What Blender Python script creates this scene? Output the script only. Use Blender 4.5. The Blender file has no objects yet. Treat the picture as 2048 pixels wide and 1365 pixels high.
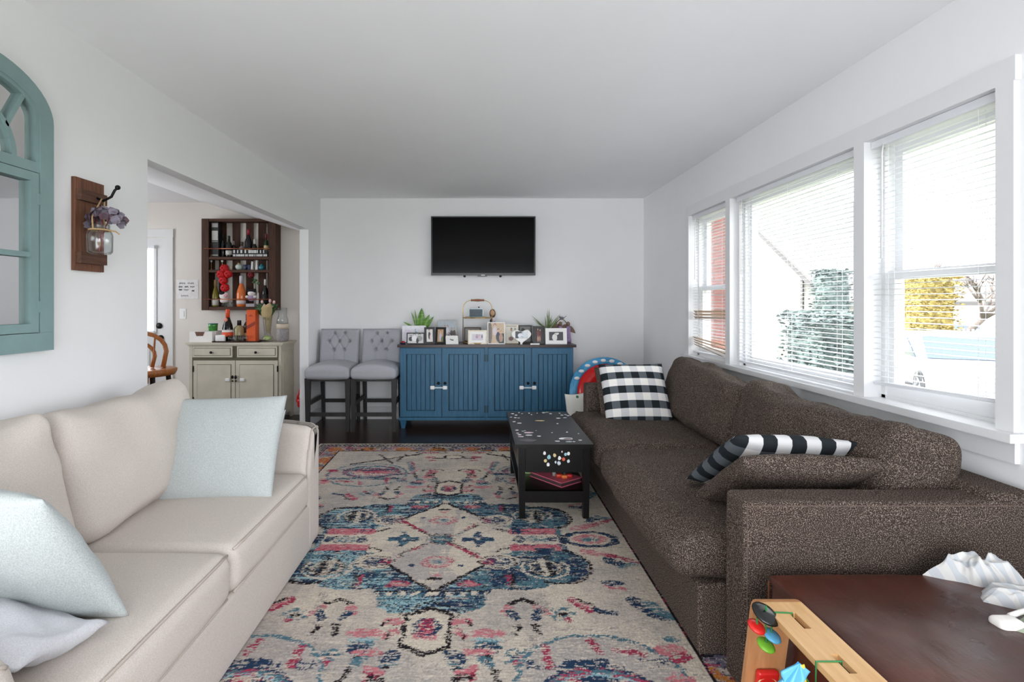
import bpy, bmesh, math, random
import numpy as np
from mathutils import Vector, Matrix, noise as mnoise

# ------------------------------------------------------------------ camera, world, sun, exposure
scene = bpy.context.scene
COL = scene.collection
F = 1000.0; CX, CY = 956.0, 608.0; EYE = 1.273        # focal length in px of a 2048 px wide frame, principal point, eye height
cam_d = bpy.data.cameras.new('camera'); cam = bpy.data.objects.new('camera', cam_d); COL.objects.link(cam)
cam_d.sensor_width = 36.0; cam_d.lens = 36.0 * F / 2048.0
cam_d.shift_x = (1024.0 - CX) / 2048.0; cam_d.shift_y = -(682.5 - CY) / 2048.0
cam_d.clip_start = 0.02; cam_d.clip_end = 300
cam.location = (0, 0, EYE); cam.rotation_euler = (math.pi / 2, 0, 0)
scene.camera = cam
world = bpy.data.worlds.new('sky'); scene.world = world; world.use_nodes = True
bg = world.node_tree.nodes['Background']; bg.inputs[0].default_value = (0.925, 0.963, 1.0, 1); bg.inputs[1].default_value = 1.0
sun_d = bpy.data.lights.new('sun', 'SUN'); sun_d.energy = 1.6; sun_d.angle = 0.02; sun_d.color = (1, 0.96, 0.9)
sun = bpy.data.objects.new('sun', sun_d); COL.objects.link(sun)
sun.rotation_euler = Vector((0.72, 0.12, -0.68)).to_track_quat('-Z', 'Y').to_euler()
vs = scene.view_settings; vs.view_transform = 'Standard'; vs.look = 'None'; vs.gamma = 1.0; vs.use_curve_mapping = False
vs.exposure = 3.1
scene.cycles.max_bounces = 10; scene.cycles.diffuse_bounces = 6; scene.cycles.transparent_max_bounces = 16
scene.cycles.caustics_reflective = False; scene.cycles.caustics_refractive = False
scene.cycles.sample_clamp_indirect = 4.0
def portal(loc, direction, sx, sy):
    d = bpy.data.lights.new('daylight_portal', 'AREA'); d.shape = 'RECTANGLE'; d.size = sx; d.size_y = sy
    d.cycles.is_portal = True
    o = bpy.data.objects.new('daylight_portal', d); COL.objects.link(o); o.location = loc
    o.rotation_euler = Vector(direction).to_track_quat('-Z', 'Y').to_euler()
portal((2.06, 3.02, 1.43), (-1, 0, 0), 2.62, 1.24)
portal((0.0, -1.42, 1.0), (0, 1, 0), 3.1, 1.9)
portal((-5.36, 3.9, 1.5), (1, 0, 0), 1.8, 1.2)

# ------------------------------------------------------------------ helpers
R = math.radians
def s2l(c):
    return tuple(((x / 255) / 12.92 if x / 255 <= 0.04045 else ((x / 255 + 0.055) / 1.055) ** 2.4) for x in c)
def P(px, py, Y):
    return Vector(((px - CX) * Y / F, Y, EYE - (py - CY) * Y / F))
def PX(px, Y): return (px - CX) * Y / F
def PZ(py, Y): return EYE - (py - CY) * Y / F

MATS = {}
class NG:
    def __init__(s, name):
        s.m = bpy.data.materials.new(name); s.m.use_nodes = True; s.nt = s.m.node_tree
        s.b = s.nt.nodes['Principled BSDF']; s.out = s.nt.nodes['Material Output']
    def n(s, t, **kw):
        nd = s.nt.nodes.new(t)
        for k, v in kw.items(): setattr(nd, k, v)
        return nd
    def l(s, a, b): s.nt.links.new(a, b)
    def coord(s, scale=(1, 1, 1), rot=(0, 0, 0)):
        tc = s.n('ShaderNodeTexCoord'); mp = s.n('ShaderNodeMapping'); s.l(tc.outputs['Object'], mp.inputs[0])
        mp.inputs['Scale'].default_value = scale; mp.inputs['Rotation'].default_value = rot
        return mp.outputs[0]
    def noise(s, vec, scale, detail=3, rough=0.6):
        nd = s.n('ShaderNodeTexNoise'); s.l(vec, nd.inputs['Vector']); nd.inputs['Scale'].default_value = scale
        nd.inputs['Detail'].default_value = detail; nd.inputs['Roughness'].default_value = rough
        return nd.outputs[0]
    def ramp(s, fac, stops):
        nd = s.n('ShaderNodeValToRGB'); s.l(fac, nd.inputs[0]); e = nd.color_ramp.elements
        while len(e) < len(stops): e.new(0.5)
        for i, (p, c) in enumerate(stops): e[i].position = p; e[i].color = (*c, 1)
        return nd.outputs[0]
    def mix(s, fac, a, b):
        nd = s.n('ShaderNodeMix', data_type='RGBA')
        for i, v in ((0, fac), (6, a), (7, b)):
            if isinstance(v, (tuple, list)): nd.inputs[i].default_value = (*v, 1)
            elif isinstance(v, float): nd.inputs[i].default_value = v
            else: s.l(v, nd.inputs[i])
        return nd.outputs[2]
    def math(s, op, a, b=None):
        nd = s.n('ShaderNodeMath', operation=op)
        for i, v in enumerate((a, b)):
            if v is None: continue
            if isinstance(v, (int, float)): nd.inputs[i].default_value = v
            else: s.l(v, nd.inputs[i])
        return nd.outputs[0]
    def bump(s, h, strength=0.3, dist=0.002):
        nd = s.n('ShaderNodeBump'); s.l(h, nd.inputs['Height']); nd.inputs['Strength'].default_value = strength
        nd.inputs['Distance'].default_value = dist; s.l(nd.outputs[0], s.b.inputs['Normal'])
    def set(s, color=None, rough=None, metal=None, spec=None):
        if color is not None:
            if isinstance(color, (tuple, list)): s.b.inputs['Base Color'].default_value = (*color, 1)
            else: s.l(color, s.b.inputs['Base Color'])
        if rough is not None:
            if isinstance(rough, float): s.b.inputs['Roughness'].default_value = rough
            else: s.l(rough, s.b.inputs['Roughness'])
        if metal is not None: s.b.inputs['Metallic'].default_value = metal
        if spec is not None: s.b.inputs['Specular IOR Level'].default_value = spec

def plain(name, rgb, rough=0.5, metal=0.0, var=0.08, scale=30.0, bump=0.0, spec=0.5, bscale=None):
    """colour with slight procedural variation"""
    if name in MATS: return MATS[name]
    g = NG(name); c = s2l(rgb); v = g.coord()
    n = g.noise(v, scale)
    lo = tuple(max(0, x * (1 - var)) for x in c); hi = tuple(min(1, x * (1 + var)) for x in c)
    g.set(g.ramp(n, [(0.3, lo), (0.7, hi)]), rough, metal, spec)
    if bump: g.bump(g.noise(v, bscale or scale * 3), bump)
    MATS[name] = g.m; return g.m
def fabric(name, rgb, rgb2, scale=350.0, lo=0.42, hi=0.6, bump=0.4, rough=0.95, big=0.12, stretch=(1, 1, 1)):
    g = NG(name); v = g.coord(stretch); c, d = s2l(rgb), s2l(rgb2)
    n = g.noise(v, scale, 2, 0.7); b = g.noise(g.coord(), 5.0, 2)
    col = g.ramp(n, [(lo, c), (hi, d)])
    col = g.mix(g.math('MULTIPLY', b, big), col, tuple(x * 0.6 for x in c))
    g.set(col, rough, 0.0, 0.15); g.bump(n, bump, 0.0015); MATS[name] = g.m; return g.m
def wood(name, a, b, axis='X', scale=6.0, rough=0.5, spec=0.4, stretch=14.0):
    g = NG(name); sc = {'X': (1, stretch, stretch), 'Y': (stretch, 1, stretch), 'Z': (stretch, stretch, 1)}[axis]
    n = g.noise(g.coord(sc), scale, 5, 0.65); g.set(g.ramp(n, [(0.3, s2l(a)), (0.7, s2l(b))]), rough, 0.0, spec)
    g.bump(n, 0.15, 0.001); MATS[name] = g.m; return g.m
def glass(name, tint=(1, 1, 1), refl=0.08, rough=0.02):
    g = NG(name); g.nt.nodes.remove(g.b)
    t = g.n('ShaderNodeBsdfTransparent'); t.inputs[0].default_value = (*tint, 1)
    q = g.n('ShaderNodeBsdfGlossy'); q.inputs['Roughness'].default_value = rough
    lw = g.n('ShaderNodeLayerWeight'); lw.inputs[0].default_value = 0.12
    f = g.math('ADD', g.math('MULTIPLY', lw.outputs['Fresnel'], 0.5), refl)
    mx = g.n('ShaderNodeMixShader'); g.l(f, mx.inputs[0]); g.l(t.outputs[0], mx.inputs[1]); g.l(q.outputs[0], mx.inputs[2])
    g.l(mx.outputs[0], g.out.inputs[0]); MATS[name] = g.m; return g.m
def printed(name='print'):
    g = NG(name); a = g.n('ShaderNodeAttribute'); a.attribute_name = 'Col'
    g.set(a.outputs['Color'], 0.35); MATS[name] = g.m; return g.m

class MB:
    def __init__(s): s.v = []; s.f = []
    def add(s, vs_, fs):
        o = len(s.v); s.v += [Vector(p) for p in vs_]; s.f += [tuple(i + o for i in f) for f in fs]; return s
    def box(s, x0, x1, y0, y1, z0, z1):
        return s.add([(x0, y0, z0), (x1, y0, z0), (x1, y1, z0), (x0, y1, z0), (x0, y0, z1), (x1, y0, z1), (x1, y1, z1), (x0, y1, z1)],
                     [(0, 3, 2, 1), (4, 5, 6, 7), (0, 1, 5, 4), (1, 2, 6, 5), (2, 3, 7, 6), (3, 0, 4, 7)])
    def hexa(s, lo, hi):
        """two quads (4 points each), joined"""
        return s.add(list(lo) + list(hi), [(0, 3, 2, 1), (4, 5, 6, 7), (0, 1, 5, 4), (1, 2, 6, 5), (2, 3, 7, 6), (3, 0, 4, 7)])
    def prism(s, poly, axis, a, b):
        """2D polygon extruded along an axis: axis 'X' -> poly is (y, z), 'Y' -> (x, z), 'Z' -> (x, y)"""
        n = len(poly)
        def mk(p, t): return {'X': (t, p[0], p[1]), 'Y': (p[0], t, p[1]), 'Z': (p[0], p[1], t)}[axis]
        return s.add([mk(p, a) for p in poly] + [mk(p, b) for p in poly],
                     [tuple(range(n))[::-1], tuple(range(n, 2 * n))] + [(i, (i + 1) % n, (i + 1) % n + n, i + n) for i in range(n)])
    def tube(s, pts, r, seg=8, closed=False):
        pts = [Vector(p) for p in pts]; n = len(pts); rs = r if isinstance(r, (list, tuple)) else [r] * n
        vs_, fs = [], []; up = Vector((0, 0, 1)); pn = None
        for i, p in enumerate(pts):
            t = (pts[(i + 1) % n] - pts[i - 1]) if closed else (pts[min(i + 1, n - 1)] - pts[max(i - 1, 0)])
            t.normalize()
            if pn is None: pn = t.cross(up if abs(t.z) < 0.9 else Vector((1, 0, 0))).normalized()
            else: pn = (pn - t * pn.dot(t)).normalized()
            q = t.cross(pn)
            for k in range(seg):
                a = 2 * math.pi * k / seg; vs_.append(p + (pn * math.cos(a) + q * math.sin(a)) * rs[i])
        for i in range(n if closed else n - 1):
            for k in range(seg):
                j = (i + 1) % n; fs.append((i * seg + k, i * seg + (k + 1) % seg, j * seg + (k + 1) % seg, j * seg + k))
        if not closed: fs += [tuple(range(seg))[::-1], tuple(range((n - 1) * seg, n * seg))]
        return s.add(vs_, fs)
    def lathe(s, prof, c=(0, 0, 0), seg=20, M=None):
        c = Vector(c); vs_, fs = [], []
        for r, z in prof:
            for k in range(seg):
                a = 2 * math.pi * k / seg; p = Vector((r * math.cos(a), r * math.sin(a), z)); vs_.append((M @ p if M else p) + c)
        for i in range(len(prof) - 1):
            for k in range(seg): fs.append((i * seg + k, i * seg + (k + 1) % seg, (i + 1) * seg + (k + 1) % seg, (i + 1) * seg + k))
        if prof[0][0] > 1e-5: fs.append(tuple(range(seg))[::-1])
        if prof[-1][0] > 1e-5: fs.append(tuple(range((len(prof) - 1) * seg, len(prof) * seg)))
        return s.add(vs_, fs)
    def ball(s, c, r, seg=12, rings=8, M=None):
        r = Vector(r) if isinstance(r, (tuple, list)) else Vector((r, r, r)); c = Vector(c); vs_, fs = [], []
        for i in range(rings + 1):
            t = math.pi * i / rings
            for k in range(seg):
                a = 2 * math.pi * k / seg; p = Vector((r.x * math.sin(t) * math.cos(a), r.y * math.sin(t) * math.sin(a), -r.z * math.cos(t)))
                vs_.append((M @ p if M else p) + c)
        for i in range(rings):
            for k in range(seg): fs.append((i * seg + k, i * seg + (k + 1) % seg, (i + 1) * seg + (k + 1) % seg, (i + 1) * seg + k))
        return s.add(vs_, fs)
    def grid(s, fn, nu, nv):
        vs_ = [fn(i / nu, j / nv) for j in range(nv + 1) for i in range(nu + 1)]
        return s.add(vs_, [(j * (nu + 1) + i, j * (nu + 1) + i + 1, (j + 1) * (nu + 1) + i + 1, (j + 1) * (nu + 1) + i) for j in range(nv) for i in range(nu)])
    def cbox(s, c, size, r=0.04, bulge=(0, 0, 0), seg=8, k=4, M=None, fn=None, wr=0.0, seed=0):
        """soft rounded box: c centre, bulge per axis, M rotation about the centre, fn world tweak, wr wrinkles"""
        h = [x / 2 for x in size]; c = Vector(c)
        def ax(hh):
            rr = min(r, hh * 0.95); a = [-hh + rr * i / k for i in range(k)]; m = [-(hh - rr) + 2 * (hh - rr) * i / seg for i in range(seg + 1)]
            return a + m + [-x for x in a[::-1]]
        A = [ax(x) for x in h]; idx = {}; vs_, fs = [], []
        def vert(i):
            if i in idx: return idx[i]
            p = Vector((A[0][i[0]], A[1][i[1]], A[2][i[2]])); q = Vector()
            for a in range(3):
                rr = min(r, h[a] * 0.95); q[a] = max(-(h[a] - rr), min(h[a] - rr, p[a]))
            d = p - q
            if d.length > 1e-9: p = q + d.normalized() * min(r, min(h) * 0.95)
            o = p.copy()
            for a in range(3):
                if bulge[a]:
                    w = 1.0
                    for b in range(3):
                        if b != a: w *= max(0, 1 - (o[b] / h[b]) ** 2) ** 0.7
                    p[a] += bulge[a] * (o[a] / h[a]) * w
            if wr:
                nv = mnoise.noise_vector(o * 7 + Vector((seed, seed * 2.1, 0))) * wr + mnoise.noise_vector(o * 19 + Vector((seed, 3, 0))) * wr * 0.35
                p += nv
            if M: p = M @ p
            p = p + c
            if fn: p = fn(p, o)
            idx[i] = len(vs_); vs_.append(p); return idx[i]
        n = [len(a) - 1 for a in A]
        for a in range(3):
            b, d = (a + 1) % 3, (a + 2) % 3
            for side in (0, n[a]):
                for i in range(n[b]):
                    for j in range(n[d]):
                        q = []
                        for (ii, jj) in ((i, j), (i + 1, j), (i + 1, j + 1), (i, j + 1)):
                            t = [0, 0, 0]; t[a] = side; t[b] = ii; t[d] = jj; q.append(vert(tuple(t)))
                        fs.append(tuple(q) if side else tuple(q[::-1]))
        return s.add(vs_, fs)
    def build(s, name, m, parent=None, smooth=None, bevel=0.0, segs=2, fixn=False, kind=None):
        me = bpy.data.meshes.new(name); o = bpy.data.objects.new(name, me)
        off = Vector()
        q = parent
        while q is not None: off += q.location; q = q.parent
        if parent is None:
            xs = [min(p[i] for p in s.v) for i in range(3)]; xm = [max(p[i] for p in s.v) for i in range(3)]
            off = Vector(((xs[0] + xm[0]) / 2, (xs[1] + xm[1]) / 2, xs[2])); o.location = off
        bm = bmesh.new(); bv = [bm.verts.new(p - off) for p in s.v]
        for f in s.f:
            try: bm.faces.new([bv[i] for i in f])
            except ValueError: pass
        if bevel:
            bmesh.ops.bevel(bm, geom=[e for e in bm.edges if len(e.link_faces) == 2 and e.calc_face_angle(0) > 0.5], offset=bevel, segments=segs, affect='EDGES', profile=0.5)
        if fixn: bmesh.ops.recalc_face_normals(bm, faces=bm.faces)
        if smooth is not None:
            for f in bm.faces: f.smooth = True
            for e in bm.edges:
                if len(e.link_faces) == 2 and e.calc_face_angle(0) > R(smooth): e.smooth = False
        bm.to_mesh(me); bm.free()
        if m: me.materials.append(m if not isinstance(m, str) else MATS[m])
        COL.objects.link(o); o.parent = parent
        if kind: o['kind'] = kind
        return o
def tag(o, label, cat, group=None, kind=None):
    o['label'] = label; o['category'] = cat
    if group: o['group'] = group
    if kind: o['kind'] = kind
    return o
def thing(name, label, cat, loc=(0, 0, 0), group=None):
    o = bpy.data.objects.new(name, None); COL.objects.link(o); o.location = loc; o.empty_display_size = 0.1
    return tag(o, label, cat, group)
def structure(o): o['kind'] = 'structure'; return o
def copy_tree(o, parent=None):
    c = o.copy(); COL.objects.link(c); c.parent = parent
    for ch in list(o.children): copy_tree(ch, c)
    return c
def share(src, name, parent, M):
    """another piece with the same mesh"""
    o = bpy.data.objects.new(name, src.data); COL.objects.link(o); o.parent = parent; o.matrix_basis = M; return o
def frame_from(o_, xd, yd):
    x = Vector(xd).normalized(); y = Vector(yd); y = (y - x * y.dot(x)).normalized(); z = x.cross(y)
    M = Matrix.Identity(4)
    for i in range(3): M[i][0] = x[i]; M[i][1] = y[i]; M[i][2] = z[i]; M[i][3] = o_[i]
    return M
def pillow(name, m, label, corners, t, pinch=0.06, seed=0, n=26, wr=0.006, group=None, edge=0.0, powr=0.5):
    """corners BL, BR, TR, TL in world space"""
    bl, br, tr, tl = [Vector(c) for c in corners]
    c = (bl + br + tr + tl) / 4; xd = (br + tr - bl - tl) / 2; yd = (tl + tr - bl - br) / 2
    w, h = xd.length, yd.length; M = frame_from(c, xd, yd)
    def pt(u, v, sgn):
        x = u * w / 2 * (1 - pinch * (1 - v * v) * abs(u)); y = v * h / 2 * (1 - pinch * (1 - u * u) * abs(v))
        z = t / 2 * max(0, (1 - abs(u) ** 2.4) * (1 - abs(v) ** 2.4)) ** powr
        k = z / (t / 2)
        q = Vector((x * 9 + seed, y * 9, sgn * 2 + seed)); z += wr * k ** 0.5 * (mnoise.noise(q) + 0.5 * mnoise.noise(q * 2.3))
        return Vector((x, y, sgn * (z + edge)))
    g = MB(); us = [math.sin((i / n - 0.5) * math.pi) for i in range(n + 1)]
    us = [0.5 * a + 0.5 * (2 * i / n - 1) for i, a in enumerate(us)]
    g.grid(lambda a, b: pt(us[round(a * n)], us[round(b * n)], 1), n, n)
    f0 = len(g.f)
    g.grid(lambda a, b: pt(us[round(a * n)], us[round(b * n)], -1), n, n)
    g.f = g.f[:f0] + [f[::-1] for f in g.f[f0:]]
    if edge:
        w1 = n + 1; N_ = w1 * w1; rim = list(range(w1)) + [j * w1 + n for j in range(1, w1)] + [n * w1 + i for i in range(n - 1, -1, -1)] + [j * w1 for j in range(n - 1, 0, -1)]
        for k in range(len(rim)): a_, b_ = rim[k], rim[(k + 1) % len(rim)]; g.f.append((b_, a_, a_ + N_, b_ + N_))
    me = bpy.data.meshes.new(name); bm = bmesh.new(); bv = [bm.verts.new(p) for p in g.v]
    for f in g.f: bm.faces.new([bv[i] for i in f])
    bmesh.ops.remove_doubles(bm, verts=bm.verts, dist=1e-5)
    for f in bm.faces: f.smooth = True
    bm.to_mesh(me); bm.free(); me.materials.append(MATS[m])
    o = bpy.data.objects.new(name, me); COL.objects.link(o); o.matrix_world = M
    return tag(o, label, 'pillow', group), w, h
def picture(name, parent, w, h, bgc, blobs, nx=36, ny=36, y=0.0, x0=0.0, z0=0.0, noise_amt=0.06, seed=1):
    """flat print, local x right, z up, facing -y; blobs: (cx, cy, rx, ry, rgb) in 0..1"""
    g = MB(); g.grid(lambda a, b: Vector((x0 + (a - 0.5) * w, y, z0 + b * h)), nx, ny)
    me = bpy.data.meshes.new(name); me.from_pydata([tuple(v) for v in g.v], [], g.f); me.materials.append(MATS['print'])
    U, V = np.meshgrid(np.linspace(0, 1, nx + 1), np.linspace(0, 1, ny + 1)); C = np.ones((ny + 1, nx + 1, 4)); C[..., :3] = s2l(bgc)
    rng = np.random.default_rng(seed)
    for (cx, cy, rx, ry, rgb) in blobs:
        mk = ((U - cx) / rx) ** 2 + ((V - cy) / ry) ** 2 < 1; C[mk, :3] = s2l(rgb)
    C[..., :3] = np.clip(C[..., :3] * (1 + noise_amt * rng.standard_normal((ny + 1, nx + 1, 1))), 0, 1)
    at = me.color_attributes.new('Col', 'FLOAT_COLOR', 'POINT'); at.data.foreach_set('color', C.reshape(-1).astype(np.float32))
    o = bpy.data.objects.new(name, me); COL.objects.link(o); o.parent = parent
    return o

# ------------------------------------------------------------------ materials
random.seed(4)
printed()
plain('wall_paint', (233, 233, 234), 0.6, var=0.012, scale=3, bump=0.04, bscale=160, spec=0.3)
plain('ceiling_paint', (243, 243, 244), 0.8, var=0.012, scale=2, spec=0.2)
plain('dining_paint', (226, 220, 214), 0.6, var=0.012, scale=3, spec=0.3)
plain('trim_paint', (224, 224, 225), 0.35, var=0.01, scale=8)
plain('blind_white', (224, 226, 230), 0.4, var=0.01)
plain('blind_worn', (176, 158, 140), 0.5, var=0.1)
plain('cord_white', (232, 230, 226), 0.7)
glass('window_glass', refl=0.02)
glass('clear_glass', tint=(0.95, 0.965, 0.965), refl=0.05)
glass('green_glass', tint=(0.25, 0.6, 0.12), refl=0.1)
g = NG('floor_wood')
v = g.coord(); bk = g.n('ShaderNodeTexBrick'); g.l(v, bk.inputs[0]); bk.inputs['Scale'].default_value = 1.0
bk.inputs['Brick Width'].default_value = 0.9; bk.inputs['Row Height'].default_value = 0.057; bk.inputs['Mortar Size'].default_value = 0.0012
bk.inputs['Color1'].default_value = (*s2l((58, 34, 26)), 1); bk.inputs['Color2'].default_value = (*s2l((40, 24, 20)), 1); bk.inputs['Mortar'].default_value = (*s2l((14, 8, 8)), 1)
n = g.noise(g.coord((1, 14, 1)), 7, 5); g.set(g.mix(g.math('MULTIPLY', n, 0.6), bk.outputs[0], s2l((22, 12, 10))), 0.28, 0.0, 0.4); MATS['floor_wood'] = g.m
fabric('cream_linen', (194, 184, 176), (215, 206, 199), 420, 0.35, 0.65, 0.25, big=0.06)
fabric('blue_linen', (174, 180, 180), (202, 207, 207), 480, 0.36, 0.64, 0.25, big=0.08, stretch=(1, 0.45, 1))
fabric('grey_cotton', (200, 200, 206), (216, 216, 220), 300, 0.35, 0.65, 0.15, big=0.05)
fabric('brown_tweed', (52, 42, 38), (196, 178, 164), 300, 0.50, 0.78, 0.9, big=0.1)
fabric('stool_grey', (160, 161, 167), (182, 183, 189), 380, 0.35, 0.65, 0.25, big=0.08)
fabric('black_cloth', (12, 12, 14), (30, 30, 32), 200, 0.35, 0.65, 0.3)
plain('cream_piping', (186, 175, 166), 0.9, var=0.05, scale=200)
wood('black_paint', (10, 9, 9), (20, 18, 18), 'Y', 5, 0.3, 0.3)
wood('stool_leg_wood', (40, 38, 38), (58, 55, 54), 'Z', 6, 0.5)
wood('sideboard_blue', (34, 84, 116), (52, 106, 136), 'Z', 5, 0.45)
wood('sideboard_top', (38, 24, 22), (62, 42, 38), 'X', 6, 0.3)
plain('groove_dark', (20, 38, 50), 0.7)
wood('pallet_wood', (46, 26, 18), (84, 52, 36), 'Z', 6, 0.7)
wood('pallet_wood_flat', (50, 28, 20), (92, 58, 40), 'X', 6, 0.7)
wood('sconce_wood', (78, 48, 36), (128, 84, 62), 'Z', 7, 0.7)
wood('cleat_wood', (66, 42, 32), (98, 66, 50), 'Y', 7, 0.7)
wood('oak', (148, 84, 40), (190, 122, 66), 'Z', 6, 0.35)
wood('toy_wood', (208, 160, 104), (226, 184, 132), 'Y', 4, 0.35)
wood('toy_leg_wood', (186, 128, 82), (206, 150, 104), 'Z', 4, 0.4)
plain('brass', (196, 164, 110), 0.3, 0.9); plain('copper', (172, 104, 74), 0.3, 0.9)
plain('black_metal', (24, 22, 22), 0.4, 0.6); plain('black_plastic', (14, 14, 15), 0.3); plain('black_frame', (18, 16, 18), 0.35)
plain('white_plastic', (240, 240, 240), 0.3, var=0.01); plain('white_frame', (238, 236, 234), 0.4, var=0.02); plain('cream_frame', (228, 216, 194), 0.4)
plain('twine', (186, 154, 112), 0.9, var=0.2, scale=200)
g = NG('tv_screen'); g.set(s2l((6, 6, 7)), 0.14, 0.0, 0.12); MATS['tv_screen'] = g.m
g = NG('mirror'); g.set((0.80, 0.80, 0.79), 0.02, 1.0); MATS['mirror'] = g.m
# distressed paints
def distressed(name, base, chip, scale=14.0, thr=0.66, axis=(1, 1, 1)):
    g = NG(name); v = g.coord(axis); n = g.noise(v, scale, 6, 0.7); w = g.noise(v, scale * 0.3, 3)
    c = g.ramp(w, [(0.3, tuple(x * 0.86 for x in s2l(base))), (0.7, s2l(base))])
    g.set(g.mix(g.ramp(n, [(thr, (0, 0, 0)), (thr + 0.03, (1, 1, 1))]), c, s2l(chip)), 0.55); MATS[name] = g.m
distressed('teal_paint', (126, 152, 152), (84, 70, 58), 22, 0.70)
distressed('sage_paint', (214, 207, 190), (96, 84, 66), 18, 0.72)
plain('sage_groove', (96, 90, 72), 0.7)
# leather
g = NG('leather'); v = g.coord(); n = g.noise(v, 3.2, 5, 0.6); n2 = g.noise(v, 220, 2)
g.set(g.ramp(n, [(0.3, s2l((50, 20, 13))), (0.55, s2l((76, 34, 22))), (0.8, s2l((110, 58, 38)))]), g.math('ADD', g.math('MULTIPLY', n, 0.3), 0.16), 0.0, 0.5); g.bump(g.math('ADD', n2, g.math('MULTIPLY', g.noise(g.coord((1, .4, 1)), 14, 3), 9.0)), 0.3, 0.001); MATS['leather'] = g.m
plain('leather_seam', (112, 66, 40), 0.5)
# buffalo check
def check(name, cell, swap=False):
    g = NG(name); tc = g.n('ShaderNodeTexCoord'); sp = g.n('ShaderNodeSeparateXYZ'); g.l(tc.outputs['Object'], sp.inputs[0])
    def stripe(o): return g.math('LESS_THAN', g.math('FRACT', g.math('ADD', g.math('DIVIDE', o, cell * 2), 100.2)), 0.5)
    a, b = stripe(sp.outputs[0]), stripe(sp.outputs[1])
    if swap: a, b = b, a
    n = g.noise(g.coord(), 400, 2)
    dark = g.mix(a, s2l((92, 98, 104)), s2l((38, 42, 46))); lite = g.mix(a, s2l((236, 232, 228)), s2l((206, 205, 206)))
    g.set(g.mix(b, lite, dark), 0.95, 0.0, 0.1); g.bump(n, 0.3, 0.001); MATS[name] = g.m
check('buffalo_check', 0.056); check('buffalo_check_side', 0.056, True)
# stripes on the cloths
g = NG('striped_cotton'); tc = g.n('ShaderNodeTexCoord'); sp = g.n('ShaderNodeSeparateXYZ'); g.l(tc.outputs['Object'], sp.inputs[0])
w_ = g.math('ADD', sp.outputs[0], g.math('MULTIPLY', sp.outputs[1], 0.4)); st = g.math('LESS_THAN', g.math('FRACT', g.math('DIVIDE', w_, 0.034)), 0.5)
g.set(g.mix(st, s2l((208, 206, 204)), s2l((188, 191, 195))), 0.95, 0.0, 0.1); g.bump(g.noise(g.coord(), 300, 2), 0.2, 0.001); MATS['striped_cotton'] = g.m

# ------------------------------------------------------------------ room shell
XL, XR, YB, ZC, YR = -1.743, 1.832, 5.53, 2.44, -1.25
XD, YD, SL = -5.2, 5.75, -3.16       # dining room: left wall, far wall, where its ceiling starts to slope
WT = 0.09
WY = [(1.75, 2.345), (2.41, 3.56), (3.68, 4.30)]; WZ0, WZ1 = 0.83, 2.03
structure(MB().box(XD - .2, XR + .17, YR - .15, YD + .2, -0.12, 0.0).build('floor', 'floor_wood'))
structure(MB().box(XL - .02, XR + .17, YR - .15, YB + .1, ZC, ZC + .12).build('ceiling', 'ceiling_paint'))
structure(MB().box(XL, XR + .17, YB, YB + .12, 0, ZC).build('wall_back', 'wall_paint'))
w = MB(); w.box(XL - WT, XL, YR, 2.637, 0, ZC); w.box(XL - WT, XL, 2.637, 5.14, 2.037, ZC); w.box(XL - WT, XL, 5.14, YD, 0, ZC)
structure(w.build('wall_left', 'wall_paint'))
w = MB(); y0, y1 = WY[0][0], WY[2][1]
w.box(XR, XR + .17, YR, y0, 0, ZC); w.box(XR, XR + .17, y1, YB, 0, ZC); w.box(XR, XR + .17, y0, y1, 0, WZ0); w.box(XR, XR + .17, y0, y1, WZ1, ZC)
structure(w.build('wall_right', 'wall_paint'))
w = MB(); w.box(XL - WT, -1.55, YR - .12, YR, 0, ZC); w.box(1.55, XR + .17, YR - .12, YR, 0, ZC); w.box(-1.55, 1.55, YR - .12, YR, 0, .05); w.box(-1.55, 1.55, YR - .12, YR, 1.95, ZC)
structure(w.build('wall_rear', 'wall_paint'))
o = MB().box(-1.55, 1.55, YR - .07, YR - .06, .05, 1.95).build('window_4', 'window_glass'); structure(o)  # unseen glazing; this opening behind the camera is added for frontal fill light
# dining room beyond the opening
dx0, dx1 = -4.42, -3.585                                               # door opening in the dining far wall
w = MB(); w.box(XD, dx0, YD, YD + .12, 0, ZC + .1); w.box(dx1, XL - WT, YD, YD + .12, 0, ZC + .1); w.box(dx0, dx1, YD, YD + .12, 2.035, ZC + .1)
structure(w.build('wall_dining_back', 'dining_paint'))
w = MB(); w.box(XD - .12, XD, 1.4, 3.0, 0, ZC + .1); w.box(XD - .12, XD, 4.8, YD + .12, 0, ZC + .1); w.box(XD - .12, XD, 3.0, 4.8, 0, .9); w.box(XD - .12, XD, 3.0, 4.8, 2.1, ZC + .1)
structure(w.build('wall_dining_left', 'dining_paint'))
structure(MB().box(XD - .07, XD - .06, 3.0, 4.8, .9, 2.1).build('window_5', 'window_glass'))
structure(MB().box(XD - .12, XL - WT, 1.28, 1.4, 0, ZC + .1).build('wall_dining_front', 'dining_paint'))
w = MB(); w.prism([(XD - .12, ZC), (SL, ZC), (XL - WT, 2.045), (XL - WT, ZC + .15), (XD - .12, ZC + .15)], 'Y', 1.28, YD + .12)
structure(w.build('ceiling_dining', 'ceiling_paint', fixn=True))
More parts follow.
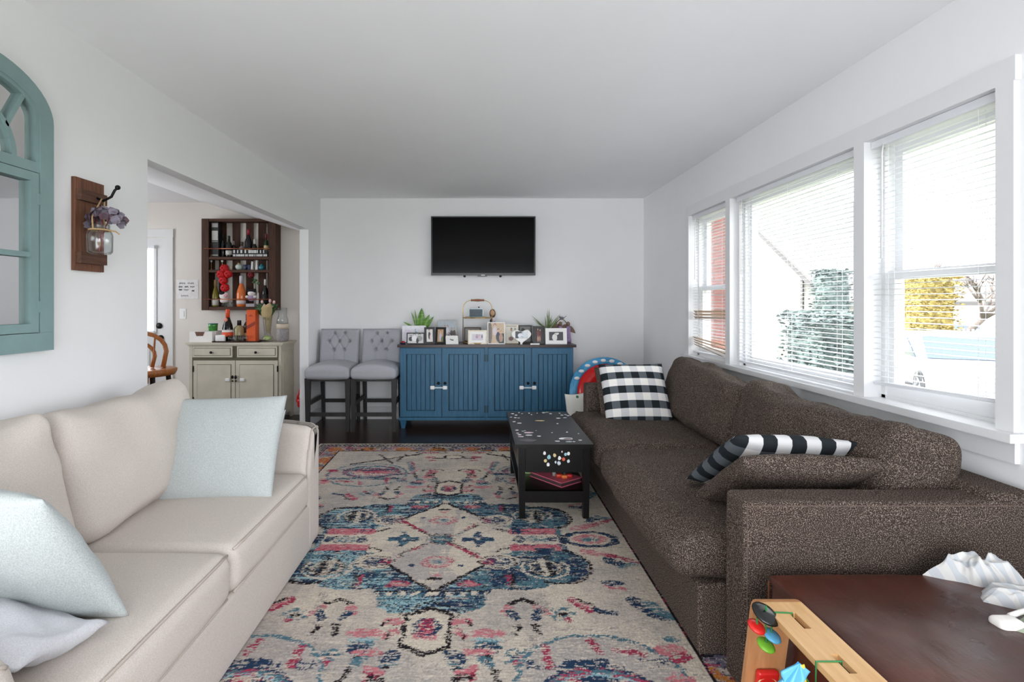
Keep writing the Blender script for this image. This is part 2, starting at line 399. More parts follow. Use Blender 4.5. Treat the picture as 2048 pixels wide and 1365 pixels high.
# baseboards
structure(MB().box(XL, XR, YB - .015, YB, 0, .14).build('baseboard_back', 'trim_paint', bevel=.004))
structure(MB().box(XL, XL + .015, YR, 2.637, 0, .14).build('baseboard_left', 'trim_paint', bevel=.004))
structure(MB().box(XL, XL + .015, 5.14, YB - .015, 0, .14).build('baseboard_stub', 'trim_paint', bevel=.004))
structure(MB().box(XR - .015, XR, YR, YB - .015, 0, .14).build('baseboard_right', 'trim_paint', bevel=.004))
structure(MB().box(dx1 + .09, XL - WT, YD - .015, YD, 0, .14).build('baseboard_dining', 'trim_paint', bevel=.004))

# ------------------------------------------------------------------ windows in the right wall
cx0, cx1 = XR - .022, XR                                           # casing on the wall face
tr = MB(); tr.box(cx0, cx1, WY[0][0] - .065, WY[2][1] + .065, WZ1, WZ1 + .085); tr.build('trim_1', 'trim_paint', bevel=.004)['kind'] = 'structure'
for i, (a, b) in enumerate([(WY[0][0] - .06, WY[0][0]), (WY[0][1], WY[1][0]), (WY[1][1] + .035, WY[2][0] - .02), (WY[2][1], WY[2][1] + .06)]):
    structure(MB().box(cx0 + (0 if i in (0, 3) else -.0), XR + .12 if i in (1, 2) else cx1, a, b, WZ0, WZ1).build('trim_%d' % (i + 2), 'trim_paint', bevel=.003))
structure(MB().box(XR + .03, XR + .12, WY[1][1], WY[2][0], WZ0, WZ1).build('trim_6', 'trim_paint', bevel=.003))
structure(MB().box(XR - .055, XR + .08, WY[0][0] - .08, WY[2][1] + .08, WZ0 - .025, WZ0 + .006).build('trim_7', 'trim_paint', bevel=.005))   # stool
structure(MB().box(XR - .018, XR, WY[0][0] - .06, WY[2][1] + .06, WZ0 - .1, WZ0 - .025).build('trim_8', 'trim_paint', bevel=.004))    # apron
for i, (a, b) in enumerate(WY):
    r = bpy.data.objects.new('window_%d' % (i + 1), None); COL.objects.link(r); r.location = (XR + .1, (a + b) / 2, WZ0); r['kind'] = 'structure'
    X0, X1 = XR + .06, XR + .15
    f = MB()
    f.box(X0, X1, a, a + .022, WZ0, WZ1); f.box(X0, X1, b - .022, b, WZ0, WZ1); f.box(X0, X1, a, b, WZ1 - .025, WZ1); f.box(X0, X1, a, b, WZ0, WZ0 + .02)
    f.build('window_frame', 'trim_paint', r)
    a2, b2 = a + .022, b - .022; mid = 1.405
    def sash(name, x0, x1, z0, z1, bot, st=.04):
        s_ = MB(); s_.box(x0, x1, a2, a2 + st, z0, z1); s_.box(x0, x1, b2 - st, b2, z0, z1); s_.box(x0, x1, a2 + st, b2 - st, z0, z0 + bot); s_.box(x0, x1, a2 + st, b2 - st, z1 - .04, z1)
        so = s_.build(name, 'trim_paint', r, bevel=.003)
        xm = (x0 + x1) / 2; MB().box(xm - .003, xm + .003, a2 + st, b2 - st, z0 + bot, z1 - .04).build('pane', 'window_glass', so)
    if i == 1: sash('sash', X0 + .03, X0 + .065, WZ0 + .02, WZ1 - .025, .05, .03)
    else:
        sash('lower_sash', X0 + .012, X0 + .045, WZ0 + .02, mid + .02, .06); sash('upper_sash', X0 + .048, X0 + .08, mid - .02, WZ1 - .025, .04)
# venetian blinds
def blind(label, a, b, zb, tilt_end=0.0, worn=False, xb=XR + .028):
    r = thing('venetian_blind', label, 'blind', (xb, (a + b) / 2, WZ1 - .04), 'venetian blinds of the triple window')
    MB().box(xb - .02, xb + .02, a + .004, b - .004, WZ1 - .035, WZ1 - .002).build('head_rail', 'blind_white', r, bevel=.003)
    L = b - a - .016; pitch = .0245; zt = WZ1 - .055; n = int((zt - zb) / pitch)
    s_ = MB(); s_.add([(-.0125, -L / 2, 0), (0, -L / 2, .0022), (.0125, -L / 2, 0), (.0125, L / 2, 0), (0, L / 2, .0022), (-.0125, L / 2, 0),
                       (-.0125, -L / 2, -.0009), (0, -L / 2, .0013), (.0125, -L / 2, -.0009), (.0125, L / 2, -.0009), (0, L / 2, .0013), (-.0125, L / 2, -.0009)],
                      [(0, 1, 4, 5), (1, 2, 3, 4), (11, 10, 7, 6), (10, 9, 8, 7), (0, 6, 7, 1), (1, 7, 8, 2), (2, 8, 9, 3), (3, 9, 10, 4), (4, 10, 11, 5), (5, 11, 6, 0)])
    proto = None
    for k in range(n):
        z = zt - pitch * k; low = max(0, (k - n + 9) / 9); ti = tilt_end * low
        M = Matrix.Translation((0, 0, z - r.location.z)) @ Matrix.Rotation(ti + random.uniform(-.003, .003), 4, 'X') @ Matrix.Rotation(R(-4 + random.uniform(-2, 2)), 4, 'Y')
        if worn and k in (n - 14, n - 13, n - 12): M = Matrix.Translation((0, 0, z - r.location.z - .006)) @ Matrix.Rotation(R(48), 4, 'Y') @ Matrix.Rotation(-.02, 4, 'X')
        if worn and k >= n - 4: M = Matrix.Translation((-.01, 0, z - r.location.z)) @ Matrix.Rotation(.13 - .02 * (n - k), 4, 'X') @ Matrix.Rotation(R(42), 4, 'Y')
        if proto is None:
            proto = bpy.data.objects.new('slat', bpy.data.meshes.new('slat')); proto.data.from_pydata([tuple(p) for p in s_.v], [], s_.f); proto.data.materials.append(MATS['blind_white'])
            COL.objects.link(proto); proto.parent = r; proto.matrix_basis = M
            pw = proto.data.copy(); pw.materials.clear(); pw.materials.append(MATS['blind_worn'])
        else:
            o_ = share(proto, 'slat', r, M)
            if worn and (k in (n - 14, n - 13, n - 12) or k >= n - 4): o_.data = pw; o_['label'] = 'bent tan slat'
    z = zt - pitch * n - .006
    rail = MB(); rail.cbox((xb, (a + b) / 2, z), (.026, L, .016), .006, seg=1, k=2, fn=lambda p, o_: p + Vector((0, 0, math.tan(tilt_end) * o_.y))); rail.build('bottom_rail', 'blind_white', r, smooth=50)
    for fr in (.14, .5, .86) if b - a > .9 else (.16, .84):
        yy = a + (b - a) * fr
        for dx in (-.0135, .0135):
            MB().tube([(xb + dx, yy, WZ1 - .04), (xb + dx, yy, z)], .0011, 4).build('ladder_cord', 'cord_white', r)
    yw = b - .075
    MB().tube([(xb - .02, yw, WZ1 - .03), (xb - .026, yw, WZ1 - .08), (xb - .028, yw, WZ1 - .55)], .0032, 6).build('tilt_wand', 'clear_glass' if False else 'cord_white', r, smooth=60)
    return r
blind('white venetian blind on the double-hung window nearest the camera, bottom rail hanging crooked', *WY[0], .92, tilt_end=-.035)
blind('wide white venetian blind covering the large middle picture window', *WY[1], .86)
blind('white venetian blind with bent tan slats on the farthest narrow window', *WY[2], .865, worn=True)

# ------------------------------------------------------------------ dining door
r = bpy.data.objects.new('door_1', None); COL.objects.link(r); r.location = ((dx0 + dx1) / 2, YD, 0); r['kind'] = 'structure'
gx0, gx1, gz0, gz1 = dx0 + .14, PX(308, YD), .95, 1.93
d = MB(); d.box(dx0, gx0, YD + .02, YD + .06, .01, 2.03); d.box(gx1, dx1, YD + .02, YD + .06, .01, 2.03); d.box(gx0, gx1, YD + .02, YD + .06, .01, gz0); d.box(gx0, gx1, YD + .02, YD + .06, gz1, 2.03)
d.build('door_leaf', 'trim_paint', r)
MB().box(gx0 + .06, gx1 - .06, YD + .012, YD + .022, .15, .78).build('lower_panel', 'trim_paint', r, bevel=.006)
f = MB(); 
for (a, b, c_, d_) in ((gx0 - .02, gx0 + .012, gz0 - .02, gz1 + .02), (gx1 - .012, gx1 + .02, gz0 - .02, gz1 + .02), (gx0, gx1, gz0 - .02, gz0 + .012), (gx0, gx1, gz1 - .012, gz1 + .02)): f.box(a, b, YD + .008, YD + .03, c_, d_)
f.build('glazing_bead', 'trim_paint', r)
MB().box(gx0, gx1, YD + .038, YD + .043, gz0, gz1).build('pane', 'window_glass', r)
pr = None
for k in range(34):
    z = gz1 - .03 - k * .027
    if z < gz0 + .02: break
    if pr is None: pr = MB().box(gx0 + .015, gx1 - .012, YD - .004, YD + .02, z - .001, z + .001).build('blind_slat', 'blind_white', r); z_0 = z
    else: share(pr, 'blind_slat', r, Matrix.Translation((0, 0, z - z_0)))
MB().box(gx0 + .01, gx1 + .01, YD - .012, YD + .015, gz0 - .02, gz0 + .005).build('blind_bottom_rail', 'blind_white', r, bevel=.003)
MB().box(gx0 - .01, gx1 + .015, YD - .02, YD + .02, gz1 - .02, gz1 + .012).build('blind_head_rail', 'blind_white', r, bevel=.004)
Mx = Matrix.Rotation(R(90), 4, 'X')
MB().lathe([(.034, 0), (.034, .012), (.02, .018)], P(319, 652, YD + .02), 20, Mx).build('deadbolt', 'black_metal', r, smooth=40)
kn = MB().lathe([(.032, 0), (.032, .01)], P(322, 676, YD + .02), 20, Mx).build('knob_rose', 'black_metal', r, smooth=40)
MB().lathe([(.012, 0), (.012, .03), (.027, .045), (.029, .06), (.02, .075), (0, .078)], P(321, 676, YD + .02), 16, Mx).build('knob', 'white_plastic', kn, smooth=50)
MB().box(dx0 - .09, dx1 + .09, YD - .02, YD, 2.035, 2.13).build('trim_9', 'trim_paint', bevel=.004)['kind'] = 'structure'
structure(MB().box(dx1, dx1 + .085, YD - .02, YD, 0, 2.035).build('trim_10', 'trim_paint', bevel=.004))
structure(MB().box(dx0 - .085, dx0, YD - .02, YD, 0, 2.035).build('trim_11', 'trim_paint', bevel=.004))
# light switch and note on the dining wall
c = P(366, 628, YD); r = thing('light_switch', 'white light switch plate on the wall beside the cream cabinet', 'switch', (c.x, YD, c.z - .057))
MB().box(c.x - .036, c.x + .036, YD - .006, YD, c.z - .058, c.z + .058).build('switch_plate', 'white_plastic', r, bevel=.003)
MB().box(c.x - .016, c.x + .016, YD - .011, YD - .005, c.z - .033, c.z + .033).build('rocker', 'white_plastic', r, bevel=.002)
a, b = P(353, 560, YD), P(397, 598, YD); r = thing('paper_note', 'white handwritten paper note taped on the dining room wall', 'note', ((a.x + b.x) / 2, YD, b.z))
MB().grid(lambda u, v: Vector((a.x + (b.x - a.x) * u, YD - .003 - .002 * math.sin(u * 3), b.z + (a.z - b.z) * v)), 8, 6).build('paper_sheet', plain('paper', (232, 230, 230), 0.8), r)
plain('ink', (70, 70, 84), 0.6)
for (x0, x1, py) in ((359, 371, 567), (376, 388, 567), (358, 366, 574), (370, 377, 574), (381, 390, 574), (358, 365, 580), (368, 378, 580), (384, 389, 582), (363, 377, 592)):
    pts = [P(x0 + (x1 - x0) * t / 14, py + 1.6 * math.sin(t * 2.4 + x0) + random.uniform(-.5, .5), YD) - Vector((0, .006, 0)) for t in range(15)]
    MB().tube(pts, .0016, 4).build('handwriting', 'ink', r)

# ------------------------------------------------------------------ television
Yt = 5.44; x0, x1, z0, z1 = PX(862, Yt), PX(1071, Yt), PZ(551, Yt), PZ(433, Yt)
r = thing('television', 'black flat-screen television mounted on the white far wall', 'television', ((x0 + x1) / 2, Yt, z0))
MB().box(x0, x1, Yt, Yt + .045, z0, z1).build('tv_body', 'black_plastic', r, bevel=.006)
MB().box(x0 + .015, x1 - .015, Yt - .0015, Yt + .003, z0 + .025, z1 - .013).build('tv_screen', 'tv_screen', r)
MB().box(x0 + .2, x1 - .2, Yt + .045, YB, z0 + .12, z1 - .12).build('wall_mount', 'black_metal', r)
MB().box(PX(955, Yt), PX(974, Yt), Yt - .003, Yt + .02, z0 - .012, z0 + .014).build('brand_badge', 'black_plastic', r, bevel=.003)
MB().box(PX(962, Yt), PX(970, Yt), Yt - .005, Yt - .002, z0 - .003, z0 + .006).build('badge_mark', plain('badge_silver', (210, 210, 212), .4), r)
for px in (929, 1001): MB().lathe([(.014, -.01), (.014, .01)], (PX(px, Yt), Yt + .02, z0 - .008), 14, Mx).build('stand_screw', 'black_plastic', r, smooth=40)

# ------------------------------------------------------------------ cream sofa on the left
def piping(pts, m, parent, rr=.006, closed=False): return MB().tube(pts, rr, 6, closed).build('piping', m, parent, smooth=80)
SX0, SX1 = -1.715, -.855
r = thing('sofa', 'cream linen two-seat sofa with pillows along the left wall', 'sofa', (-1.285, 1.72, 0))
MB().cbox((-1.28, 1.72, .135), (.85, 1.75, .25), .02, seg=3).build('seat_base', 'cream_linen', r, smooth=60)
MB().cbox((-1.655, 1.72, .36), (.11, 1.9, .70), .04, seg=3).build('back_frame', 'cream_linen', r, smooth=60)
for nm, ya, yb, ss in (('arm', 2.50, 2.715, 1), ('arm', .73, 1.005, -1)):
    def fn(p, o_, ss=ss):
        k = max(0, (p.z - .4) / .25); inner = (o_.y * ss < 0)
        if inner: p.y += ss * .075 * k
        p.z -= .03 * max(0, (o_.x - .1) / .33) ** 2 if o_.z > .2 else 0
        return p
    ao = MB().cbox(((SX0 + SX1) / 2 + .002, (ya + yb) / 2, .335), (SX1 - SX0, yb - ya, .65), .045, seg=8, k=5, fn=fn).build(nm, 'cream_linen', r, smooth=60)
    ra = .045; c_ = Vector(((SX0 + SX1) / 2 + .002, (ya + yb) / 2, .335)); hx_, hy_, hz_ = (SX1 - SX0) / 2 - ra * .293, (yb - ya) / 2 - ra * .293, .325 - ra * .293; rc = ra * .72
    loc = [(-hy_, -.31), (-hy_, 0)] + [(-hy_, .1 + .03 * t) for t in range(6)] + [(-hy_ + rc - rc * math.cos(R(a_)), hz_ - rc + rc * math.sin(R(a_))) for a_ in range(0, 91, 18)] + [(hy_ - rc + rc * math.sin(R(a_)), hz_ - rc + rc * math.cos(R(a_))) for a_ in range(0, 55, 18)]
    piping([fn(Vector((hx_, y_, z_)) + c_, Vector((hx_, y_, z_))) + Vector((.002, 0, 0)) for y_, z_ in loc], 'cream_piping', ao, .0045)
for i, (ya, yb) in enumerate(((1.01, 1.715), (1.72, 2.498))):
    co = MB().cbox((-1.165, (ya + yb) / 2, .345), (.65, yb - ya, .17), .045, (.012, .006, .022), seg=12, wr=.0015, seed=i * 5 + 1).build('seat_cushion', 'cream_linen', r, smooth=60)
    for zz in (.418, .27):
        piping([(-.8505 + .005 * (1 - (2 * t / 12 - 1) ** 2) ** .5, ya + .02 + (yb - ya - .04) * t / 12, zz + .003 * (1 - (2 * t / 12 - 1) ** 2)) for t in range(13)], 'cream_piping', co, .0045)
for i, (ya, yb) in enumerate(((.98, 1.69), (1.695, 2.46))):
    def fn(p, o_, i=i):
        p.z += .035 * math.exp(-((o_.y - .36) / .13) ** 2) * max(0, o_.z / .23) + .02 * math.exp(-((o_.y + .36) / .12) ** 2) * max(0, o_.z / .23)
        return p
    MB().cbox((-1.475, (ya + yb) / 2, .642), (.21, yb - ya, .45), .055, (.04, .0, .01), seg=12, k=5, M=Matrix.Rotation(R(-15), 3, 'Y'), fn=fn, wr=.014, seed=i * 3 + 2).build('back_cushion', 'cream_linen', r, smooth=60)
# pillows on the cream sofa
def q(px, py, Y): return P(px, py, Y)
pillow('throw_pillow', 'blue_linen', 'pale blue linen pillow leaning on the far arm of the cream sofa', (q(300, 1012, 2.10), q(552, 1000, 2.17), q(567, 790, 2.41), q(356, 800, 2.38)), .15, .03, 1)
pillow('throw_pillow', 'grey_cotton', 'pale grey pillow tucked behind the far blue linen pillow', (q(335, 985, 2.25), q(556, 978, 2.30), q(560, 822, 2.47), q(370, 820, 2.46)), .09, .03, 2, wr=.014)
pillow('throw_pillow', 'blue_linen', 'pale blue linen pillow at the near left end of the cream sofa', ((-1.37, 1.40, .455), (-.875, 1.32, .445), (-1.0, 1.10, .84), (-1.47, 1.17, .87)), .15, .03, 5, powr=.55)
pillow('throw_pillow', 'grey_cotton', 'crumpled pale grey pillow under the near blue pillow by the near arm', ((-1.40, 1.30, .485), (-.915, 1.25, .475), (-.95, 1.03, .52), (-1.40, 1.03, .56)), .10, .04, 8, wr=.03)

# ------------------------------------------------------------------ brown sofa on the right
r = thing('sofa', 'long dark brown tweed sofa beneath the window', 'sofa', (1.3, 2.83, 0))
MB().cbox((1.285, 2.86, .138), (.99, 2.14, .254), .015, seg=3).build('seat_base', 'brown_tweed', r, smooth=60)
MB().cbox((1.735, 2.83, .335), (.17, 2.46, .65), .03, seg=3).build('back_frame', 'brown_tweed', r, smooth=60)
for ya, yb in ((1.60, 1.727), (3.935, 4.06)):
    ao = MB().cbox((1.33, (ya + yb) / 2, .324), (.955, yb - ya, .626), .016, seg=6, wr=.0025).build('arm', 'brown_tweed', r, smooth=60)
    MB().tube([(.862, ya + .001, .02), (.862, ya + .001, .625), (1.80, ya + .001, .625)], .0022, 5).build('seam', plain('tweed_seam', (96, 82, 74), .9), ao)
for i, (ya, yb) in enumerate(((1.79, 2.935), (2.94, 3.93))):
    def fn(p, o_, i=i):
        p.z += -.025 * math.exp(-((p.x - 1.2) / .25) ** 2 - (o_.y / .3) ** 2) if o_.z > 0 else 0
        return p
    MB().cbox((1.125, (ya + yb) / 2, .348), (.83, yb - ya, .165), .07, (.035, .0, .035), seg=16, k=5, fn=fn, wr=.010, seed=i * 7 + 3).build('seat_cushion', 'brown_tweed', r, smooth=60)
for i, (ya, yb) in enumerate(((1.745, 2.84), (2.82, 3.90))):
    def fn(p, o_, i=i):
        kz = max(0, o_.z / .2); hy = .53
        p.z += .035 * math.exp(-((o_.y - hy) / .12) ** 2) * kz + .025 * math.exp(-((o_.y + hy) / .12) ** 2) * kz * (-1.2 if i else 1) + (.05 * kz * math.exp(-((o_.y - .25) / .28) ** 2) if i else 0)
        p.x += .03 * math.exp(-((o_.y - hy) / .15) ** 2) * kz
        return p
    MB().cbox((1.565, (ya + yb) / 2, .605), (.25, yb - ya, .40), .06, (.05, .0, .0), seg=18, k=5, M=Matrix.Rotation(R(13), 3, 'Y'), fn=fn, wr=.018, seed=i * 4 + 9).build('back_cushion', 'brown_tweed', r, smooth=60)
pillow('throw_pillow', 'buffalo_check', 'black and white buffalo check pillow standing at the far end of the brown sofa', (q(1222, 847, 3.57), q(1354, 849, 3.55), q(1318, 727, 3.80), q(1188, 731, 3.80)), .14, .02, 3, wr=.004)
pillow('throw_pillow', 'brown_tweed', 'brown tweed pillow behind the far check pillow', (q(1205, 838, 3.70), q(1325, 838, 3.70), q(1300, 735, 3.93), q(1186, 735, 3.93)), .11, .02, 6)
pillow('throw_pillow', 'buffalo_check_side', 'black and white buffalo check pillow lying against the near arm of the brown sofa', ((.94, 2.29, .455), (1.44, 2.30, .46), (1.475, 1.90, .725), (.985, 1.90, .785)), .13, .03, 4)
pillow('throw_pillow', 'brown_tweed', 'brown tweed pillow resting on the near arm in front of the check pillow', ((.945, 2.14, .45), (1.42, 2.14, .45), (1.47, 1.775, .70), (.94, 1.785, .715)), .09, .02, 7, edge=.016)

# ------------------------------------------------------------------ rug
def build_rug():
    x0, x1, y0, y1 = -1.42, 1.02, .85, 4.514; st = .0042
    nx, ny = int((x1 - x0) / st), int((y1 - y0) / st)
    U, V = np.meshgrid(np.linspace(x0, x1, nx + 1) + .2, np.linspace(y0, y1, ny + 1) - 2.682)
    rng = np.random.default_rng(11)
    def sm(a, kx, ky):
        def c1(a, k, ax):
            if k < 1: return a
            ker = np.ones(2 * k + 1) / (2 * k + 1)
            return np.apply_along_axis(lambda m_: np.convolve(np.pad(m_, k, mode='reflect'), ker, 'valid'), ax, a)
        return c1(c1(a, kx, 1), ky, 0)
    def nz(kx, ky):
        n_ = sm(rng.standard_normal(U.shape), kx, ky); return n_ / n_.std()
    streak = nz(14, 1); fine = nz(2, 0); blot = nz(30, 30); blot2 = nz(12, 12)
    pu = U + .0035 * nz(1, 0) + .004 * nz(6, 2); pv = V + .0015 * nz(0, 1) + .003 * nz(3, 5)
    au, av = np.abs(pu), np.abs(pv)
    CR = np.array(s2l((212, 200, 184))); GY = np.array(s2l((176, 168, 163))); NV = np.array(s2l((40, 62, 90))); TE = np.array(s2l((84, 120, 134)))
    LB = np.array(s2l((156, 190, 198))); PK = np.array(s2l((200, 122, 130))); RD = np.array(s2l((164, 60, 86))); BK = np.array(s2l((38, 31, 35))); OR = np.array(s2l((196, 128, 66)))
    C = np.empty(U.shape + (3,)); C[:] = CR
    def put(mask, col, p=1.0, nse=None):
        if p < 1: mask = mask & ((fine if nse is None else nse) < (2 * p - 1) * 1.4)
        C[mask] = col
    k = np.clip(blot * .3 + .35 - (U - .2) * .35, 0, 1)[..., None]; C[:] = C * (1 - k) + GY * k
    put((streak > 1.1) & (fine > .2), GY * .8)
    def ell(cx, cy, rx, ry, a=None, b=None): return ((au if a is None else a) - cx) ** 2 / rx ** 2 + ((av if b is None else b) - cy) ** 2 / ry ** 2
    def seg(ax_, ay, bx, by, w_, a=None, b=None):
        a = au if a is None else a; b = av if b is None else b
        dx, dy = bx - ax_, by - ay; t = np.clip(((a - ax_) * dx + (b - ay) * dy) / (dx * dx + dy * dy), 0, 1)
        return (a - ax_ - t * dx) ** 2 + (b - ay - t * dy) ** 2 < w_ * w_
    def blue(mask):
        put(mask, TE); put(mask & (streak + blot2 * .8 > .1), NV); put(mask & (streak < -.9) & (pu < .15), LB); put(mask & (blot < -.8) & (pu < .25) & (fine > .1), LB); put(mask & (fine > 1.35), BK); put(mask & (fine < -1.7), CR)
    # big medallion
    lim = np.where(av < .13, .66, np.where(av < .36, .70 - .35 * np.abs(av - .26), np.where(av < .44, .50 - 1.2 * (av - .36), .27 - .35 * (av - .44))))
    med = (au < lim) & (av < .63 - .12 * np.clip(au - .12, 0, 1))
    med |= (ell(.56, .26, .17, .17) < 1) | (ell(.36, .43, .16, .045) < 1) | (ell(.13, .57, .1, .07) < 1)
    blue(med)
    ring = ((ell(.58, .27, .17, .16) > .82) & (ell(.58, .27, .17, .16) < 1.06) & (au > .5)); put(ring, BK, .8)
    e = ell(.52, .29, .12, .10); put((e < 1) & (e > .72) & (av > .24), CR, .8); put((e < .55) & (av > .22) & (fine > .2), BK); put((np.abs(e - .35) < .1) & (av > .22), CR, .6)
    put((np.abs(au - .50 - .10 * (av - .15)) < .014) & (av > .2) & (av < .36), CR, .8); put((np.abs(au - .545) < .01) & (av > .18) & (av < .36), BK, .7)
    # inner pale field with waist, crosses
    inner = (av < .16 - .20 * np.clip(au - .28, 0, 1)) & (au < .37); inner |= (ell(.3, .23, .105, .075) < 1) | ((au < .27) & (av < .24))
    put(inner, CR * .97); put(inner & (blot2 > .6) & (fine > 0), GY)
    dia = (au / .245 + np.abs(av - .235) / .245) < 1
    put((au / .27 + np.abs(av - .235) / .27 < 1) & (av > .22) & ~dia, BK); put(dia, CR * .98); put(dia & (blot > .3), GY * 1.08)
    put((np.abs(au / .245 + np.abs(av - .235) / .245 - 1) < .07) & (av < .25), RD, .55, blot2 + fine * .6); put((np.abs(au / .20 + np.abs(av - .16) / .17 - 1) < .06) & (av < .19), BK, .5)
    e = ell(0, .235, .075, .05); put((e < 1.25) & (e > .42), RD, .6); put((e < 1.1) & (e > .5), PK, .6); put(e < .16, TE, .7)
    put(ell(0, .385, .04, .012) < 1, BK); put(ell(0, .35, .03, .014) < 1, PK, .7); put(ell(.12, .27, .018, .012) < 1, NV); put(ell(0, .0, .06, .05) < 1, TE, .6); put((ell(0, 0, .08, .065) < 1) & (fine > .5), BK)
    cr = ((np.abs(au - .2) < .085) & (av < .022)) | ((np.abs(au - .2) < .022 + .01 * np.cos(av * 40)) & (av < .085)); cr |= (np.abs(au - .2) + av) < .055
    put(cr, NV); put(cr & (streak < -.3), TE); put((np.abs(au - .2) + av) < .016, CR)
    e = ell(.3, .235, .095, .06); put((e > .72) & (e < 1.05), BK, .45); put(e < .5, NV, .75); put((e < .5) & (au < .28) & (fine > -.2), RD); put((e < .42) & (fine > .9), CR)
    for (a_, b_) in ((.30, .13), (.36, .10)): put(seg(a_, b_, a_ + .04, b_ - .035, .009), BK, .7)
    # corner fills under the diamonds
    e = ell(.16, .43, .055, .03); put((e < 1) & (av < .45), RD, .8); put((e < .4), PK, .7); put((np.abs(av - .487) < .006) & (au < .25), BK, .8); put((np.abs(av - .505) < .016) & (au < .24) & (np.sin(au * 110) > .1), CR)
    put((np.abs(au - .34) < .012) & (np.abs(av - .40) < .05), RD, .7); put((np.abs(au - .36) < .01) & (np.abs(av - .40) < .06), BK, .7)
    # side panels
    sp = (np.abs(au - .50) < .13) & (av < .125); put(sp & (av > .055), PK, .85); put(sp & (av > .07) & (fine > .7), RD); put(sp & (av > .06) & (blot2 > 1.0), NV); put(sp & (av <= .055), CR)
    e = ell(.51, 0, .10, .042); put((e < 1) & (e > .7), BK, .5); put((e < .6) & (fine > .1), TE); put(ell(.42, 0, .03, .04) < 1, NV, .8); put(ell(.60, 0, .025, .03) < 1, NV, .8)
    # side pendants
    e = ell(.80, 0, .145, .085); put((e < 1.15) & (e > .62), NV); put((e < 1.2) & (e > 1.05), BK, .7); put(e < .62, CR); put((e < .42) & (e > .12), PK, .75); put((e < .12), TE, .7)
    for (a_, b_, c_, d_, w_, col) in ((.74, .13, .86, .17, .025, PK), (.86, .17, .97, .24, .018, RD), (.84, .22, .90, .27, .028, NV), (.88, .28, .96, .26, .016, TE)): put(seg(a_, b_, c_, d_, w_), col, .75)
    # end pendants (hexagon)
    hx = np.maximum(au / .085, (au * .55 + np.abs(av - .745)) / .135); put((hx < 1.42) & (hx > 1.32) & (av < .78), BK, .6); put((hx < 1.15) & (hx > .92), BK, .88); put(hx < .92, CR)
    e = ell(0, .735, .055, .062); put(e < 1, NV, .75); put((e < .9) & (au < .028) & (fine > -.8), RD); put((ell(0, .78, .05, .03) < 1) & (fine > 0), PK); put((e < .9) & (fine > 1.1), CR)
    for (a_, b_, c_, d_, w_, col) in ((.11, .70, .16, .69, .02, PK), (.155, .69, .17, .72, .008, BK), (.12, .76, .15, .78, .018, PK), (.14, .76, .145, .80, .007, BK)): put(seg(a_, b_, c_, d_, w_), col, .8)
    # sprigs in the field
    for (a_, b_, c_, d_, w_, col) in ((.385, .545, .33, .58, .012, BK), (.385, .545, .45, .585, .012, BK), (.33, .60, .31, .64, .018, PK), (.45, .60, .48, .64, .018, PK), (.33, .64, .35, .67, .02, NV), (.45, .63, .43, .67, .02, NV), (.36, .73, .345, .77, .01, BK), (.42, .73, .44, .77, .01, BK), (.345, .72, .37, .715, .008, BK), (.41, .72, .44, .715, .008, BK)): put(seg(a_, b_, c_, d_, w_), col, .75)
    # palmettes with long stems
    put(ell(.235, .765, .07, .025) < 1, PK, .7); put(ell(.235, .835, .05, .045) < 1, TE, .8); put(ell(.235, .85, .045, .03) < 1, NV, .8); put(ell(.235, .80, .06, .012) < 1, LB, .6)
    put(seg(.23, .88, .29, 1.10, .011), BK, .85); put(seg(.10, .90, .155, 1.0, .02), TE, .7); put(seg(.105, .885, .13, .9, .03), NV, .7); put(seg(.12, .95, .155, 1.02, .012), BK, .8); put(seg(.17, .97, .15, 1.10, .022), RD, .8); put(seg(.13, .97, .19, .95, .014), PK, .8); put(seg(.125, 1.0, .13, 1.12, .012), BK, .7)
    fl = (ell(.34, .89, .05, .04)); put((fl < 1) & (np.sin(au * 120) * np.sin(av * 120) > -.1), TE, .7); put(ell(.34, .925, .02, .015) < 1, RD, .8); put(ell(.37, .90, .02, .015) < 1, PK, .8); put(ell(.335, .89, .02, .014) < 1, NV, .8)
    fl = ell(.545, .65, .06, .045); put((fl < 1) & (np.sin(au * 110) * np.sin(av * 110) > 0), TE, .7); put(ell(.56, .685, .018, .014) < 1, RD, .8); put(ell(.54, .65, .02, .014) < 1, BK, .7)
    for (a_, b_, c_, d_, w_, col) in ((.60, .55, .66, .62, .022, RD), (.63, .55, .70, .63, .014, BK), (.69, .62, .76, .64, .014, NV), (.62, .57, .66, .60, .012, PK), (.78, .42, .84, .42, .02, NV), (.77, .45, .85, .47, .012, PK), (.86, .56, .94, .66, .035, NV), (.92, .58, .97, .66, .03, TE), (.30, 1.15, .33, 1.3, .02, RD)): put(seg(a_, b_, c_, d_, w_), col, .75)
    put((np.abs(au - .47) < .02) & (av > .5) & (av < .64) & (np.sin(au * 600) > 0), GY * .75, .7); put((np.abs(au - .41) < .012) & (av > .78) & (av < .92) & (np.sin(au * 600) > 0), GY * .72, .7)
    # corner medallions
    e = ell(.62, 1.02, .30, .25); put((e < 1) & (e > .88), TE, .8); put(e < .88, GY * 1.06, .8); put((np.abs(au - .62) < .25) & (np.abs(av - .93) < .022) & (e < .9) & (blot2 > -.3), NV, .85)
    put((np.abs(au - .45) < .016) & (np.abs(av - .89) < .06), RD, .7); e2 = ell(.6, 1.08, .21, .13); put(e2 < 1, TE, .7); put((e2 < 1) & (blot2 + fine > .6), RD); put((e2 < .5), CR, .7); put((e2 < .5) & (blot2 + fine * .8 < -.5), NV); put((np.abs(e2 - .6) < .08), LB, .6); put((np.abs(e2 - 1) < .1), NV, .7); put(ell(.60, 1.08, .07, .035) < 1, PK, .7)
